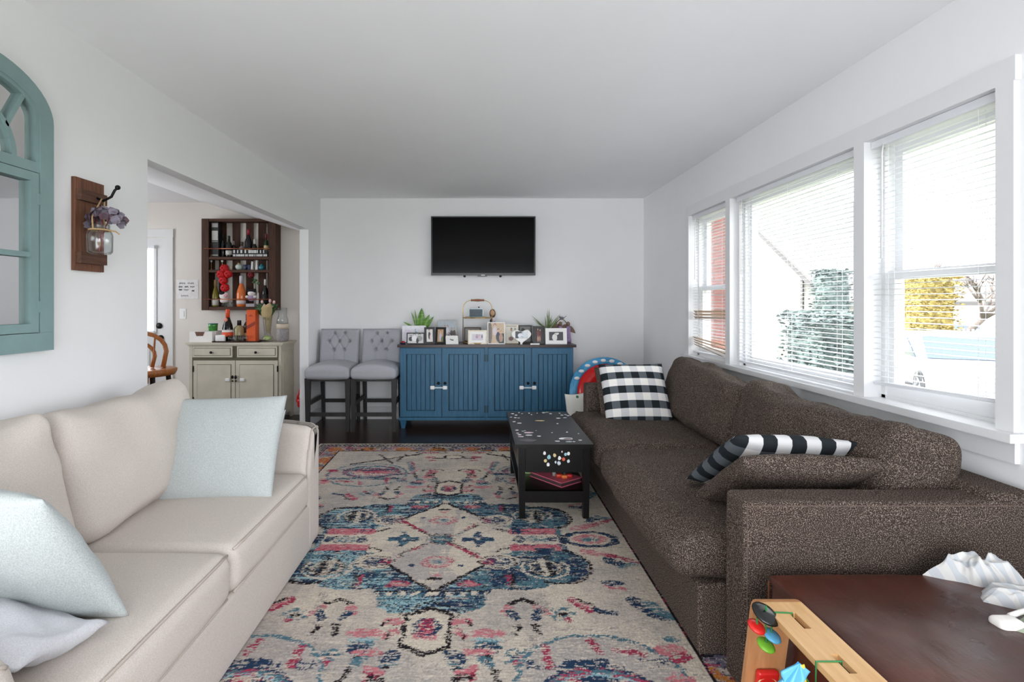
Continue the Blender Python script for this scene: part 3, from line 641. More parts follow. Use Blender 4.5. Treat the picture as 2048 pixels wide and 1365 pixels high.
    put(seg(.70, .86, .80, .88, .016), RD, .7); put(seg(.62, .81, .64, .87, .016), RD, .6)
    for (a_, b_, w_, col) in ((.90, .86, .06, PK), (.92, .90, .045, RD), (.88, 1.0, .05, PK), (.93, .80, .03, TE), (.90, 1.1, .05, RD)): put((ell(a_, b_, w_, w_ * .6) < 1) & (blot2 + fine > -.7), col)
    # far corners: dark lattice lines
    up = (V > .9)
    put(up & seg(.28, 1.52, .80, 1.25, .013), BK, .9); put(up & seg(.62, 1.50, .48, 1.28, .011), BK, .8); put(up & seg(.45, 1.34, .40, 1.5, .01), BK, .8); put(up & seg(.35, 1.30, .28, 1.05, .02), TE, .7); put(up & seg(.28, 1.05, .40, 1.02, .02), NV, .7); put(up & (ell(.62, 1.12, .22, .035) < 1) & (streak > -.1), NV, .7); put(up & (ell(.6, 1.06, .3, .03) < 1) & (streak < -.2), PK, .7); put(up & (np.abs(av - .93) < .01) & (au > .5) & (au < .9), TE, .7)
    e = ell(0, 1.44, .09, .055); put((e < 1) & (e > .55), BK, .9); put(e < .55, CR); put((np.abs(av - 1.405) < .01) & (au > .08) & (au < .17), BK, .9); put((ell(.19, 1.43, .05, .03) < 1) | (ell(.17, 1.35, .04, .02) < 1), RD, .65); put((ell(.19, 1.56, .14, .03) < 1) & (ell(.19, 1.56, .14, .03) > .7), BK, .9); put(ell(.2, 1.56, .08, .016) < 1, RD, .7)
    put((ell(.14, 1.10, .085, .04) < 1) & (ell(.14, 1.10, .085, .04) > .6) & (av > 1.09), BK, .85); put(ell(.12, 1.08, .03, .03) < 1, PK, .75); put(seg(.13, 1.03, .17, .99, .012), BK, .8); put(seg(.25, 1.13, .30, 1.05, .014), PK, .7); put(seg(.24, .93, .20, .88, .02), TE, .7); put(ell(.2, .87, .06, .02) < 1, PK, .7)
    # border
    eu, ev = 1.22 - np.abs(U), 1.832 - np.abs(V); ed = np.minimum(eu, ev); T = np.where(eu < ev, V, U)
    er = (nz(9, 1) > 1.25) & (fine > -.4); C[er] = C[er] * .35 + (CR * .95) * .65
    er = (nz(5, 0) > 1.7); C[er] = C[er] * .5 + GY * .42
    bd = ed < .235; put(bd, GY); put(bd & (blot2 > .3), CR)
    mo = np.sin(T * 2 * np.pi / .30); put(bd & (ed > .09) & ((np.mod(T, .30) - .15) ** 2 / .07 ** 2 + (ed - .17) ** 2 / .05 ** 2 < 1), OR, .75); put(bd & ((np.mod(T + .15, .30) - .15) ** 2 / .05 ** 2 + (ed - .17) ** 2 / .05 ** 2 < 1), np.array(s2l((120, 112, 130))), .6)
    put(bd & (ed > .09) & (fine + blot2 > 1.25), BK); put(bd & (fine - blot2 > 1.5), RD); put(bd & (streak > 1.1), NV, .7); put(bd & (np.abs(ed - .205) < .015) & (np.sin(T * 50) > .1), OR, .7)
    put(bd & (np.abs(ed - .228) < .007), BK, .8); put(bd & (np.abs(ed - .095) < .006), BK, .6)
    put((ed < .085) & (np.sin(T * 2 * np.pi / .035 + 3 * np.sin(ed * 90)) > .1), BK, .8); put((ed < .085) & (fine > .8), NV); put(ed < .014, CR)
    # woven grain
    C *= (1 + .09 * np.clip(nz(0, 0), -2, 2) + .07 * np.clip(fine, -2, 2) + .06 * np.clip(streak, -2, 2) * .5 + .05 * np.sin(np.arange(ny + 1) * 2.1)[:, None])[..., None]
    hr = .0095 + .0007 * np.clip(nz(0, 0), -2, 2)
    X, Y_ = U - .2, V + 2.682
    n_ = (nx + 1) * (ny + 1); co = np.empty((n_, 3), np.float32); co[:, 0] = X.ravel() + .2; co[:, 1] = Y_.ravel() - 2.682; co[:, 2] = hr.ravel()
    i = np.arange((nx + 1) * (ny + 1)).reshape(ny + 1, nx + 1)
    qd = np.stack([i[:-1, :-1], i[:-1, 1:], i[1:, 1:], i[1:, :-1]], -1).reshape(-1, 4)
    # skirt so that the rug has thickness
    rimi = np.concatenate([i[0, :], i[1:, -1], i[-1, -2::-1], i[-2:0:-1, 0]]); low = co[rimi].copy(); low[:, 2] = 0.0
    lo = n_ + np.arange(len(rimi)); nxt = np.roll(np.arange(len(rimi)), -1)
    sk = np.stack([rimi, lo, lo[nxt], rimi[nxt]], -1)
    co = np.concatenate([co, low]); qd = np.concatenate([qd, sk])
    me = bpy.data.meshes.new('area_rug'); me.vertices.add(len(co)); me.vertices.foreach_set('co', co.ravel())
    me.loops.add(len(qd) * 4); me.loops.foreach_set('vertex_index', qd.ravel().astype(np.int32)); me.polygons.add(len(qd))
    me.polygons.foreach_set('loop_start', (np.arange(len(qd)) * 4).astype(np.int32)); me.update(calc_edges=True)
    cc = np.ones((len(co), 4), np.float32); cc[:n_, :3] = np.clip(C.reshape(-1, 3), 0, 1); cc[n_:, :3] = CR * .8
    at = me.color_attributes.new('Col', 'FLOAT_COLOR', 'POINT'); at.data.foreach_set('color', cc.ravel())
    g = NG('rug_pile'); a_ = g.n('ShaderNodeAttribute'); a_.attribute_name = 'Col'
    n1 = g.noise(g.coord((1, 1.6, 1)), 420, 2, .7)
    g.set(g.mix(g.ramp(n1, [(.35, (1, 1, 1)), (.55, (0, 0, 0))]), a_.outputs['Color'], g.mix(.30, a_.outputs['Color'], (.03, .025, .025))), .97, 0.0, .1); g.bump(n1, .5, .002)
    me.materials.append(g.m); o = bpy.data.objects.new('area_rug', me); COL.objects.link(o); o.location = (-.2, 2.682, 0)
    tag(o, 'distressed oriental area rug in cream, navy and pink on the dark floor', 'rug')
build_rug()
ZR = .0115                                                          # top of the pile

# ------------------------------------------------------------------ black side table
TX0, TX1, TY0, TY1, TZ = .215, .672, 2.90, 3.775, .457
r = thing('side_table', 'black wooden side table covered with stickers between the sofas', 'table', (.444, 3.34, ZR))
MB().box(TX0, TX1, TY0, TY1, TZ - .022, TZ).build('table_top', 'black_paint', r, bevel=.004)
for lx, ly in ((.235, 2.93), (.617, 2.93), (.235, 3.71), (.617, 3.71)):
    s_ = .042; ins = .008 if lx < .4 else -.008
    MB().hexa([(lx + max(0, ins), ly + .004, ZR), (lx + s_ + min(0, ins), ly + .004, ZR), (lx + s_ + min(0, ins), ly + s_ - .004, ZR), (lx + max(0, ins), ly + s_ - .004, ZR)],
              [(lx, ly, TZ - .022), (lx + s_, ly, TZ - .022), (lx + s_, ly + s_, TZ - .022), (lx, ly + s_, TZ - .022)]).build('leg', 'black_paint', r, bevel=.002)
dr = MB().box(.279, .615, 2.928, 2.95, .285, TZ - .026).build('drawer_front', 'black_paint', r, bevel=.002)
MB().box(.24, .258, 2.97, 3.71, .285, TZ - .022).build('side_panel', 'black_paint', r); MB().box(.636, .654, 2.97, 3.71, .285, TZ - .022).build('side_panel', 'black_paint', r)
MB().box(.277, .617, 3.73, 3.745, .285, TZ - .022).build('back_panel', 'black_paint', r)
MB().box(.245, .65, 2.94, 3.74, .285, .295).build('drawer_floor', 'black_paint', r)
MB().box(.24, .655, 2.94, 3.745, .155, .172).build('shelf', 'black_paint', r); MB().box(.277, .617, 2.935, 2.955, .105, .172).build('shelf_rail', 'black_paint', r)
STK = [plain('sticker_%d' % i, c_, .4, var=.25, scale=90) for i, c_ in enumerate(((232, 230, 232), (222, 196, 204), (196, 206, 212), (214, 190, 140), (150, 196, 206), (206, 90, 60)))]
def sticker(cx, cy, rx, ry, m, z=None, front=False, par=r):
    n_ = 9; ph = random.random() * 6
    pts = [(cx + rx * math.cos(2 * math.pi * k / n_) * random.uniform(.75, 1.1), cy + ry * math.sin(2 * math.pi * k / n_) * random.uniform(.75, 1.1)) for k in range(n_)]
    b_ = MB()
    if front: b_.prism([(a_, b__) for a_, b__ in pts], 'Y', 2.9265, 2.929)
    else: b_.prism(pts, 'Z', TZ, TZ + .0012)
    b_.build('sticker', m, par, fixn=True)
def ontop(px, py): Yq = (EYE - TZ) * F / (py - CY); return PX(px, Yq), Yq
for (px, py, rx, ry, mi) in ((1025, 828, .012, .012, 0), (1032, 831, .010, .012, 0), (1038, 826, .008, .01, 0), (1022, 835, .01, .008, 2), (1030, 836, .011, .01, 0), (1044, 828, .008, .01, 2), (1037, 836.5, .012, .006, 0), (1058, 827, .007, .014, 2), (1063, 830, .006, .008, 0), (1074, 827, .006, .01, 2), (1087, 826, .014, .01, 0), (1094, 825, .012, .008, 3), (1101, 828, .012, .01, 0), (1119, 827, .008, .01, 0), (1124, 831, .013, .012, 0), (1131, 830, .012, .01, 2), (1136, 832, .012, .012, 0), (1130, 836, .014, .008, 0), (1117, 837, .016, .008, 0), (1028, 844, .012, .008, 0), (1039, 847, .016, .008, 0), (1080, 842, .034, .012, 3), (1115, 848, .007, .006, 0), (1034, 861, .013, .01, 0), (1035, 867, .009, .01, 1), (1039, 870, .014, .01, 0), (1046, 863, .009, .006, 2), (1057, 866, .03, .014, 1), (1058, 871, .022, .01, 0), (1042, 874, .02, .01, 1), (1078, 873, .012, .008, 0), (1104, 866, .006, .006, 2), (1134, 865, .007, .008, 0), (1157, 868, .005, .005, 0), (1115, 883, .016, .008, 0), (1132, 878, .05, .026, 0), (1136, 879, .03, .014, 1), (1138, 884, .022, .008, 2), (1160, 881, .012, .01, 0), (1050, 862, .006, .006, 2), (1072, 862, .004, .004, 2), (1148, 884, .008, .006, 0)):
    x_, y_ = ontop(px, py); sticker(x_, y_, rx, ry, STK[mi])
plain('water_ring', (92, 88, 92), .5); x_, y_ = ontop(1055, 881); sticker(x_, y_, .052, .03, MATS['water_ring'])
for (px, py, rr, mi) in ((1089, 907, .011, 0), (1098, 915, .014, 4), (1109, 911, .012, 3), (1119, 917, .012, 0), (1127, 919, .012, 5), (1131, 909, .010, 4), (1137, 908, .012, 0), (1091, 922, .011, 3), (1096, 930, .012, 0), (1111, 925, .008, 2), (1118, 927, .013, 2), (1137, 923, .011, 2), (1124, 904, .006, 1)):
    sticker(PX(px, 2.928), PZ(py, 2.928), rr * .85, rr, STK[mi], front=True, par=dr)
# things on the table's shelf
r = thing('book', 'pink hardcover book lying on the black side table shelf', 'book', (.47, 3.1, .172)); Zs = .172
bl_ = [(.33, 3.19), (.50, 2.99), (.64, 3.09), (.47, 3.29)]
plain('pink_cover', (196, 92, 112), .5); plain('pages_dark', (60, 40, 44), .7)
MB().prism(bl_, 'Z', Zs, Zs + .004).build('back_cover', 'pink_cover', r, fixn=True); MB().prism([(x_ * .97 + .0145, y_ * .985 + .047) for x_, y_ in bl_], 'Z', Zs + .004, Zs + .024).build('pages', 'pages_dark', r, fixn=True); MB().prism(bl_, 'Z', Zs + .024, Zs + .029).build('front_cover', 'pink_cover', r, fixn=True)
tag(MB().hexa([(.28, 3.25, Zs), (.40, 3.22, Zs), (.41, 3.36, Zs), (.29, 3.38, Zs)], [(.28, 3.25, Zs + .035), (.40, 3.22, Zs + .035), (.41, 3.36, Zs + .035), (.29, 3.38, Zs + .035)]).build('book', plain('green_cover', (164, 190, 128), .5), bevel=.002), 'green book beside the pink book on the side table shelf', 'book')
r = thing('toy', 'small red and orange plastic toy lying on the pink book', 'toy', (.53, 3.08, Zs + .029))
for (x_, y_, sx, c_) in ((.50, 3.09, .022, (196, 60, 40)), (.53, 3.07, .02, (214, 110, 50)), (.56, 3.09, .024, (180, 40, 36)), (.545, 3.12, .018, (60, 90, 90))): MB().cbox((x_, y_, Zs + .04), (sx * 1.8, sx * 1.4, .022), .008, seg=1, k=2).build('toy_piece', plain('toyc_%d_%d_%d' % c_, c_, .3), r, smooth=50)
tag(MB().lathe([(.012, 0), (.012, .03), (.006, .036)], (.475, 3.12, Zs + .029), 10).build('toy_figure', plain('grey_plastic', (150, 156, 150), .4), smooth=40), 'tiny grey figure standing on the pink book', 'figurine')

# ------------------------------------------------------------------ ottoman, cloths, wooden toy
r = thing('ottoman', 'dark brown leather ottoman in the right foreground', 'ottoman', (1.245, 1.13, ZR))
MB().cbox((1.245, 1.13, .226), (.72, .78, .43), .022, (.0, .0, .0), seg=6, wr=.003).build('ottoman_body', 'leather', r, smooth=60)
def fn(p, o_): p.z += .004 * mnoise.noise(p * 9) + .003 * mnoise.noise(Vector((p.x * 22, p.y * 6, 0))); return p
MB().cbox((1.245, 1.13, .438), (.722, .782, .028), .012, (0, 0, .014), seg=22, k=3, fn=fn).build('ottoman_top', 'leather', r, smooth=60)
piping([(.888, .742, .443), (.888, 1.518, .443), (1.602, 1.518, .443), (1.602, .742, .443)], 'leather_seam', r, .0035, True)
MB().tube([(.8845, 1.5205, .03), (.8845, 1.5205, .43)], .003, 5).build('seam', 'leather_seam', r)
def cloth(name, label, m, outline, z, hgt, seed, rings=30, seg=120, ridges=7.0):
    cx_ = sum(p[0] for p in outline) / len(outline); cy_ = sum(p[1] for p in outline) / len(outline); n_ = len(outline); b_ = MB()
    def edge(t):
        t = t * n_; i = int(t) % n_; f = t - int(t); a_, c_ = outline[i], outline[(i + 1) % n_]; f = f * f * (3 - 2 * f); return a_[0] + (c_[0] - a_[0]) * f, a_[1] + (c_[1] - a_[1]) * f
    vs_, fs = [], []
    for lay in (1, 0):
        for i in range(rings + 1):
            rr = i / rings
            for k in range(seg):
                ex, ey = edge(k / seg); x_ = cx_ + (ex - cx_) * rr; y_ = cy_ + (ey - cy_) * rr
                q_ = Vector((x_ * 11 + seed, y_ * 15, seed)); q_ += mnoise.noise_vector(q_ * .7) * .8; rd = 1 - abs(mnoise.noise(q_)) * 2.6; rd2 = 1 - abs(mnoise.noise(q_ * 2.3 + Vector((5, 0, 0)))) * 2.6
                hh = hgt * (1 - rr ** 3) * (.55 + .42 * rd + .26 * rd2) + .012 * (1 - rr ** 8)
                vs_.append((x_ + .008 * rr * mnoise.noise(q_ * 1.7), y_ + .008 * rr * mnoise.noise(q_ * 1.9), z + max(.003, hh) if lay else z))
    o2 = (rings + 1) * seg
    for i in range(rings):
        for k in range(seg):
            a_, b2_, c_, d_ = i * seg + k, i * seg + (k + 1) % seg, (i + 1) * seg + (k + 1) % seg, (i + 1) * seg + k
            fs.append((a_, d_, c_, b2_)); fs.append((a_ + o2, b2_ + o2, c_ + o2, d_ + o2))
    for k in range(seg): a_ = rings * seg + k; c_ = rings * seg + (k + 1) % seg; fs.append((a_, a_ + o2, c_ + o2, c_))
    b_.add(vs_, fs); return tag(b_.build(name, m, smooth=70), label, 'cloth')
zo = .449
cloth('baby_cloth', 'large crumpled white and grey striped cloth at the back of the ottoman', 'striped_cotton', [(1.345, 1.51), (1.40, 1.47), (1.45, 1.435), (1.54, 1.43), (1.59, 1.44), (1.595, 1.515), (1.50, 1.525), (1.42, 1.525)], zo + .003, .06, 3)
cloth('baby_cloth', 'small striped cloth in the middle of the ottoman edge', 'striped_cotton', [(1.37, 1.36), (1.42, 1.325), (1.50, 1.32), (1.56, 1.35), (1.52, 1.42), (1.42, 1.42)], zo + .004, .034, 8, 22, 90)
plain('sage_cloth', (150, 158, 138), .95)
o = cloth('baby_shoe', 'small white and sage green baby shoe nearest the camera on the ottoman', 'sage_cloth', [(1.30, 1.245), (1.34, 1.21), (1.42, 1.17), (1.50, 1.19), (1.48, 1.26), (1.38, 1.275)], zo + .004, .03, 5, 20, 80)
o['category'] = 'shoe'
MB().cbox((1.325, 1.252, zo + .022), (.065, .045, .03), .014, seg=2, k=3).build('toe_cap', plain('shoe_white', (238, 234, 230), .8), o, smooth=60); MB().tube([(1.35, 1.27, zo + .03), (1.40, 1.28, zo + .037), (1.47, 1.27, zo + .038)], .007, 6).build('shoe_rim', 'shoe_white', o, smooth=60)

r = thing('activity_toy', 'wooden baby activity toy with hanging coloured discs beside the ottoman', 'toy', (.815, 1.1, ZR))
def bend(ya, yb, zt, th, x0_, x1_):
    """bent plank: flat top, rounded far corner, slanting leg"""
    path = [(ya, zt)] + [(yb - .035 + .035 * math.sin(a_), zt - .035 + .035 * math.cos(a_)) for a_ in [R(8 * i) for i in range(11)]] + [(yb + .085, ZR)]
    return path
pa = [(.66, .47), (1.345, .47)]; b_ = MB()
def ring_hole(b_, xa, xb, ya, yb, z0_, z1_): b_.box(xa, xb, ya, yb, z0_, z1_)
sl = [(1.235, 1.30), (1.085, 1.145), (.955, 1.01)]; cur = 1.345                       # three slots cut through the plank
for (s0, s1) in sl:
    ring_hole(b_, .76, .87, s1, cur, .455, .47); ring_hole(b_, .76, .806, s0, s1, .455, .47); ring_hole(b_, .824, .87, s0, s1, .455, .47); cur = s0
ring_hole(b_, .76, .87, .66, cur, .455, .47)
b_.build('plank', 'toy_wood', r)
b_ = MB(); pth = [(1.345, .4625)] + [(1.345 + .045 * math.sin(R(t)), .4625 - .045 + .045 * math.cos(R(t))) for t in (15, 30, 45, 60, 78)] + [(1.435, .19), (1.475, ZR + .002)]
vs_, fs = [], []
for i, (y_, z_) in enumerate(pth):
    a_ = pth[max(0, i - 1)]; c_ = pth[min(len(pth) - 1, i + 1)]; t_ = Vector((c_[0] - a_[0], c_[1] - a_[1])).normalized(); nn = Vector((-t_.y, t_.x)) * .0075
    for (xx, sg) in ((.76, 1), (.87, 1), (.87, -1), (.76, -1)): vs_.append((xx, y_ + nn.x * sg, z_ + nn.y * sg))
for i in range(len(pth) - 1):
    for k in range(4): fs.append((i * 4 + k, i * 4 + (k + 1) % 4, i * 4 + 4 + (k + 1) % 4, i * 4 + 4 + k))
fs.append((3, 2, 1, 0)); fs.append(tuple(range(4 * len(pth) - 4, 4 * len(pth)))); b_.add(vs_, fs)
lg = b_.build('leg', 'toy_leg_wood', r, smooth=40, fixn=True)
MB().hexa([(.76, .58, ZR), (.87, .58, ZR), (.87, .6, ZR), (.76, .6, ZR)], [(.76, .66, .47), (.87, .66, .47), (.87, .68, .47), (.76, .68, .47)]).build('leg', 'toy_leg_wood', r)
TC = {n_: plain('toy_' + n_, c_, .22, var=.03) for n_, c_ in (('red', (214, 40, 36)), ('black', (22, 22, 22)), ('blue', (96, 174, 214)), ('green', (120, 182, 52)), ('yellow', (232, 196, 60)), ('string', (40, 120, 62)))}
def disc(px, py, Y, rad, th, m, tx=20, ty=12):
    M = Matrix.Rotation(R(tx), 3, 'X') @ Matrix.Rotation(R(ty), 3, 'Y')
    return MB().lathe([(0, -th / 2), (rad * .55, -th / 2 * .9), (rad * .9, -th / 2 * .5), (rad, 0), (rad * .9, th / 2 * .5), (rad * .55, th / 2 * .9), (0, th / 2)], P(px, py, Y), 24, M).build('disc', TC[m], r, smooth=60)
Yd = 1.29
disc(1531, 1229, Yd, .034, .016, 'black', 22, 14); disc(1513, 1254, Yd, .0225, .014, 'red', 20, 14); disc(1544, 1272, Yd, .0225, .014, 'blue', 20, 14); disc(1532, 1291, Yd, .0225, .014, 'green', 20, 12)
def string(pts): MB().tube(pts, .0021, 6).build('string', TC['string'], r)
pz = .4712
string([(.815, 1.295, .45), (.815, 1.295, pz), (PX(1535, Yd + .01), Yd + .01, pz), P(1532, 1212, Yd), P(1532, 1290, Yd)]); string([P(1514, 1236, Yd), P(1514, 1250, Yd)]); string([P(1543, 1248, Yd), P(1543, 1268, Yd)])
Yw = 1.115; string([(.815, 1.12, .45), (.815, 1.12, pz), (.757, 1.12, pz), (.755, 1.118, .40), P(1599, 1334, Yw)]); string([(.815, .985, .44), (.815, .985, pz), (.873, .985, pz), (.875, .984, .38)])
def wing(px, py, m, sx, sgn):
    c_ = P(px, py, Yw)
    def fn(a, b):
        an = R(-20 + 150 * a) ; rr = .052 * b * (1 + .10 * math.cos(a * 6 * math.pi)); return c_ + Vector((-sgn * sx * rr * math.sin(an), .006 * math.cos(a * 6 * math.pi) * b - .012 * b * sgn, -rr * .95 * math.cos(an - R(55)) - .0 ))
    g_ = MB(); g_.grid(fn, 36, 8); o_ = g_.build('wing', TC[m], r, smooth=60); md = o_.modifiers.new('thickness', 'SOLIDIFY'); md.thickness = .005
wing(1600, 1328, 'blue', 1.0, 1); wing(1604, 1330, 'yellow', .25, -1)
c_ = P(1711, 1358, 1.0); MB().ball((.815, .972, .435), (.014, .02, .018)).build('bead', TC['blue'], r, smooth=60); MB().ball((.815, 1.29, .432), (.014, .022, .016)).build('bead', TC['red'], r, smooth=60)
# red tile with spiral on the leg
def onleg(px, py):                                                   # the leg's camera-side face
    Y = 1.41
    for _ in range(6): z_ = PZ(py, Y); Y = 1.39 + (.4175 - z_) * (.045 / .2275) - .009
    return P(px, py, Y)
cc_ = onleg(1530, 1352); tl_ = MB(); tl_.cbox(cc_ + Vector((0, -.008, -.008)), (.062, .02, .066), .009, seg=2, k=3, M=Matrix.Rotation(R(11), 3, 'X')); to = tl_.build('spiral_tile', TC['red'], lg, smooth=60)
MB().tube([cc_ + Vector((.0018 * t * math.cos(t * .55), -.019 - .2 * (.0018 * t * math.sin(t * .55) - .008) * .0, -.008 + .0011 * t * math.sin(t * .55))) for t in range(6, 20)], .002, 5).build('spiral', 'toy_wood', to)
cloth('fabric_bag', 'black crumpled fabric bag under the wooden activity toy', 'black_cloth', [(.70, 1.28), (.66, 1.02), (.72, .82), (.84, .8), (.86, 1.0), (.86, 1.30)], ZR, .26, 12, 12, 48)['category'] = 'bag'

# ------------------------------------------------------------------ blue sideboard
Ys = 5.09; bx0, bx1 = PX(799.5, Ys), PX(1147, Ys); bz0, bz1 = .092, .83; SBT = .857
r = thing('sideboard', 'blue wooden sideboard with beadboard doors against the far wall', 'sideboard', ((bx0 + bx1) / 2, 5.3, 0))
MB().box(bx0, bx1, Ys + .02, 5.5, bz0 + .02, bz1).build('cabinet_body', 'sideboard_blue', r)
MB().box(PX(795, Ys), PX(1152, Ys), Ys - .02, 5.512, bz1, SBT).build('sideboard_top', 'sideboard_top', r, bevel=.006)
MB().box(bx0 - .012, bx1 + .012, Ys - .008, 5.505, bz0 - .005, bz0 + .024).build('base_moulding', 'sideboard_blue', r, bevel=.006)
for fx in (bx0 + .0, bx1 - .07):
    for fy in (Ys, 5.43): MB().hexa([(fx + .014, fy + .014, 0), (fx + .05, fy + .014, 0), (fx + .05, fy + .05, 0), (fx + .014, fy + .05, 0)], [(fx, fy, bz0), (fx + .07, fy, bz0), (fx + .07, fy + .07, bz0), (fx, fy + .07, bz0)]).build('foot', 'sideboard_blue', r, bevel=.003)
MB().box(PX(969, Ys), PX(976, Ys), Ys, Ys + .03, bz0 + .02, bz1).build('centre_stile', 'sideboard_blue', r)
for di, (p0, p1) in enumerate(((800.5, 882.5), (885, 968.5), (976.5, 1061), (1064, 1146.5))):
    x0, x1 = PX(p0, Ys), PX(p1, Ys); z0, z1 = .122, .822; st = .062
    b_ = MB()
    b_.box(x0, x0 + st, Ys - .004, Ys + .02, z0, z1); b_.box(x1 - st, x1, Ys - .004, Ys + .02, z0, z1); b_.box(x0 + st, x1 - st, Ys - .004, Ys + .02, z0, z0 + st); b_.box(x0 + st, x1 - st, Ys - .004, Ys + .02, z1 - st, z1)
    dn = b_.build('door', 'sideboard_blue', r, bevel=.003)
    MB().box(x0 + st, x1 - st, Ys + .016, Ys + .02, z0 + st, z1 - st).build('door_back', 'groove_dark', dn)
    n_ = 6; ww = (x1 - x0 - 2 * st - .012) / n_
    for k in range(n_): MB().box(x0 + st + .006 + k * ww + .003, x0 + st + .006 + (k + 1) * ww - .003, Ys + .006, Ys + .017, z0 + st + .004, z1 - st - .004).build('beadboard_slat', 'sideboard_blue', dn, bevel=.002, segs=1)
    kx = PX((877.5, 890.5, 1055.5, 1068.5)[di], Ys); MB().lathe([(.006, 0), (.006, .012), (.014, .02), (.015, .028), (.008, .034), (0, .035)], (kx, Ys - .004, .468), 14, Mx).build('knob', 'black_metal', dn, smooth=50)
for zc in (.72, .2):
    for hx in (970, 975): MB().box(PX(hx, Ys) - .008, PX(hx, Ys) + .008, Ys - .009, Ys - .002, zc - .035, zc + .035).build('hinge', plain('hinge_teal', (36, 66, 78), .5, .4), r, bevel=.002)
for (la, lb) in ((865, 890), (1043, 1068)):
    lk = MB().box(PX(la, Ys), PX(lb, Ys), Ys - .016, Ys - .009, .413, .427).build('child_lock', plain('strap_grey', (190, 206, 214), .4), r)
    for lx in (la, lb): MB().cbox((PX(lx, Ys), Ys - .011, .42), (.046, .014, .038), .007, seg=2, k=3).build('lock_pad', 'white_plastic', lk, smooth=60)

# ------------------------------------------------------------------ counter stools
def stool(label, xc, w_, g_, tilt=0.0):
    r = thing('counter_stool', label, 'stool', (xc, 5.2, 0), g_); f_, b_ = 4.96, 5.44; h = w_ / 2; BK = 'stool_leg_wood'
    for sx in (-1, 1):
        lx = xc + sx * (h - .025); MB().hexa([(lx - .017, f_ + .006, 0), (lx + .017, f_ + .006, 0), (lx + .017, f_ + .04, 0), (lx - .017, f_ + .04, 0)], [(lx - .026, f_, .53), (lx + .026, f_, .53), (lx + .026, f_ + .05, .53), (lx - .026, f_ + .05, .53)]).build('leg', BK, r, bevel=.002)
        rx = xc + sx * (h - .035); MB().hexa([(rx - .016, b_ + .01, 0), (rx + .016, b_ + .01, 0), (rx + .016, b_ + .042, 0), (rx - .016, b_ + .042, 0)], [(rx - .02, b_ - .04, .55), (rx + .02, b_ - .04, .55), (rx + .02, b_ + .005, .55), (rx - .02, b_ + .005, .55)]).build('leg', BK, r, bevel=.002)
        MB().hexa([(lx - .011, f_ + .03, .252), (lx + .011, f_ + .03, .252), (rx + .011, b_, .252), (rx - .011, b_, .252)], [(lx - .011, f_ + .03, .29), (lx + .011, f_ + .03, .29), (rx + .011, b_, .29), (rx - .011, b_, .29)]).build('stretcher', BK, r)
    MB().box(xc - h + .04, xc + h - .04, f_ + .012, f_ + .034, .15, .188).build('stretcher', BK, r, bevel=.002); MB().box(xc - h + .04, xc + h - .04, b_ + .0, b_ + .022, .2, .238).build('stretcher', BK, r, bevel=.002)
    MB().box(xc - h + .012, xc + h - .012, f_ + .01, b_ - .005, .50, .532).build('seat_rail', BK, r)
    def fn(p, o_):
        p.z += .035 * (1 - (o_.x / h) ** 2) * max(0, o_.z / .06); return p
    MB().cbox((xc, (f_ + b_) / 2 - .02, .578), (w_, b_ - f_ + .02, .10), .035, (.0, .0, .03), seg=12, k=4, fn=fn).build('seat', 'stool_grey', r, smooth=60)
    bw, bz0_, bz1_ = w_ - .03, .60, 1.0; bt = [(-.055, .36), (.055, .36), (-.11, .27), (0, .27), (.11, .27), (-.055, .18), (.055, .18)]
    def bp(a, b, front):
        x_ = (a - .5) * bw; z_ = b * (bz1_ - bz0_); ed = min(1, min(a, 1 - a) / .07) ; ed2 = min(1, (1 - b) / .09); e_ = math.sqrt(max(0, 1 - (1 - ed) ** 2)) * math.sqrt(max(0, 1 - (1 - ed2) ** 2))
        y_ = 5.43 + .07 * (b) ** 1.3 - .0
        if front:
            d_ = .045 * e_ + .012
            for (tx, tz) in bt: d_ -= .032 * math.exp(-((x_ - tx) ** 2 + (z_ - tz) ** 2) / .016 ** 2)
            for (p_, q_) in ((0, 2), (0, 3), (1, 3), (1, 4), (2, 5), (3, 5), (3, 6), (4, 6)):
                A_, B_ = Vector(bt[p_]), Vector(bt[q_]); dd = B_ - A_; t = max(0, min(1, (Vector((x_, z_)) - A_).dot(dd) / dd.length_squared)); d2 = (Vector((x_, z_)) - A_ - dd * t).length; d_ -= .010 * math.exp(-(d2 / .007) ** 2)
            for (tx, tz) in ((-.055, .18), (.055, .18)):
                if z_ < tz: d_ -= .005 * math.exp(-((x_ - tx) / .007) ** 2)
            y_ -= d_
        else: y_ += .012 * e_
        return Vector((xc + x_, y_ - .035, bz0_ + z_))
    g_ = MB(); n1, n2 = 60, 56; g_.grid(lambda a, b: bp(a, b, True), n1, n2); f0 = len(g_.f); g_.grid(lambda a, b: bp(a, b, False), n1, n2); g_.f = g_.f[:f0] + [x_[::-1] for x_ in g_.f[f0:]]
    N_ = (n1 + 1) * (n2 + 1); rim = [i for i in range(n1 + 1)] + [j * (n1 + 1) + n1 for j in range(1, n2 + 1)] + [n2 * (n1 + 1) + i for i in range(n1 - 1, -1, -1)] + [j * (n1 + 1) for j in range(n2 - 1, 0, -1)]
    for k in range(len(rim)): a_, b2 = rim[k], rim[(k + 1) % len(rim)]; g_.f.append((b2, a_, a_ + N_, b2 + N_))
    bo = g_.build('backrest', 'stool_grey', r, smooth=70)
    for (tx, tz) in bt: p_ = bp(tx / bw + .5, tz / (bz1_ - bz0_), True); MB().ball(p_ - Vector((0, .001, 0)), (.010, .006, .010), 10, 6).build('tuft_button', 'stool_grey', bo, smooth=60)
    return r
stool('grey tufted counter stool next to the room corner', PX(655, 4.97), .45, 'grey tufted counter stools')
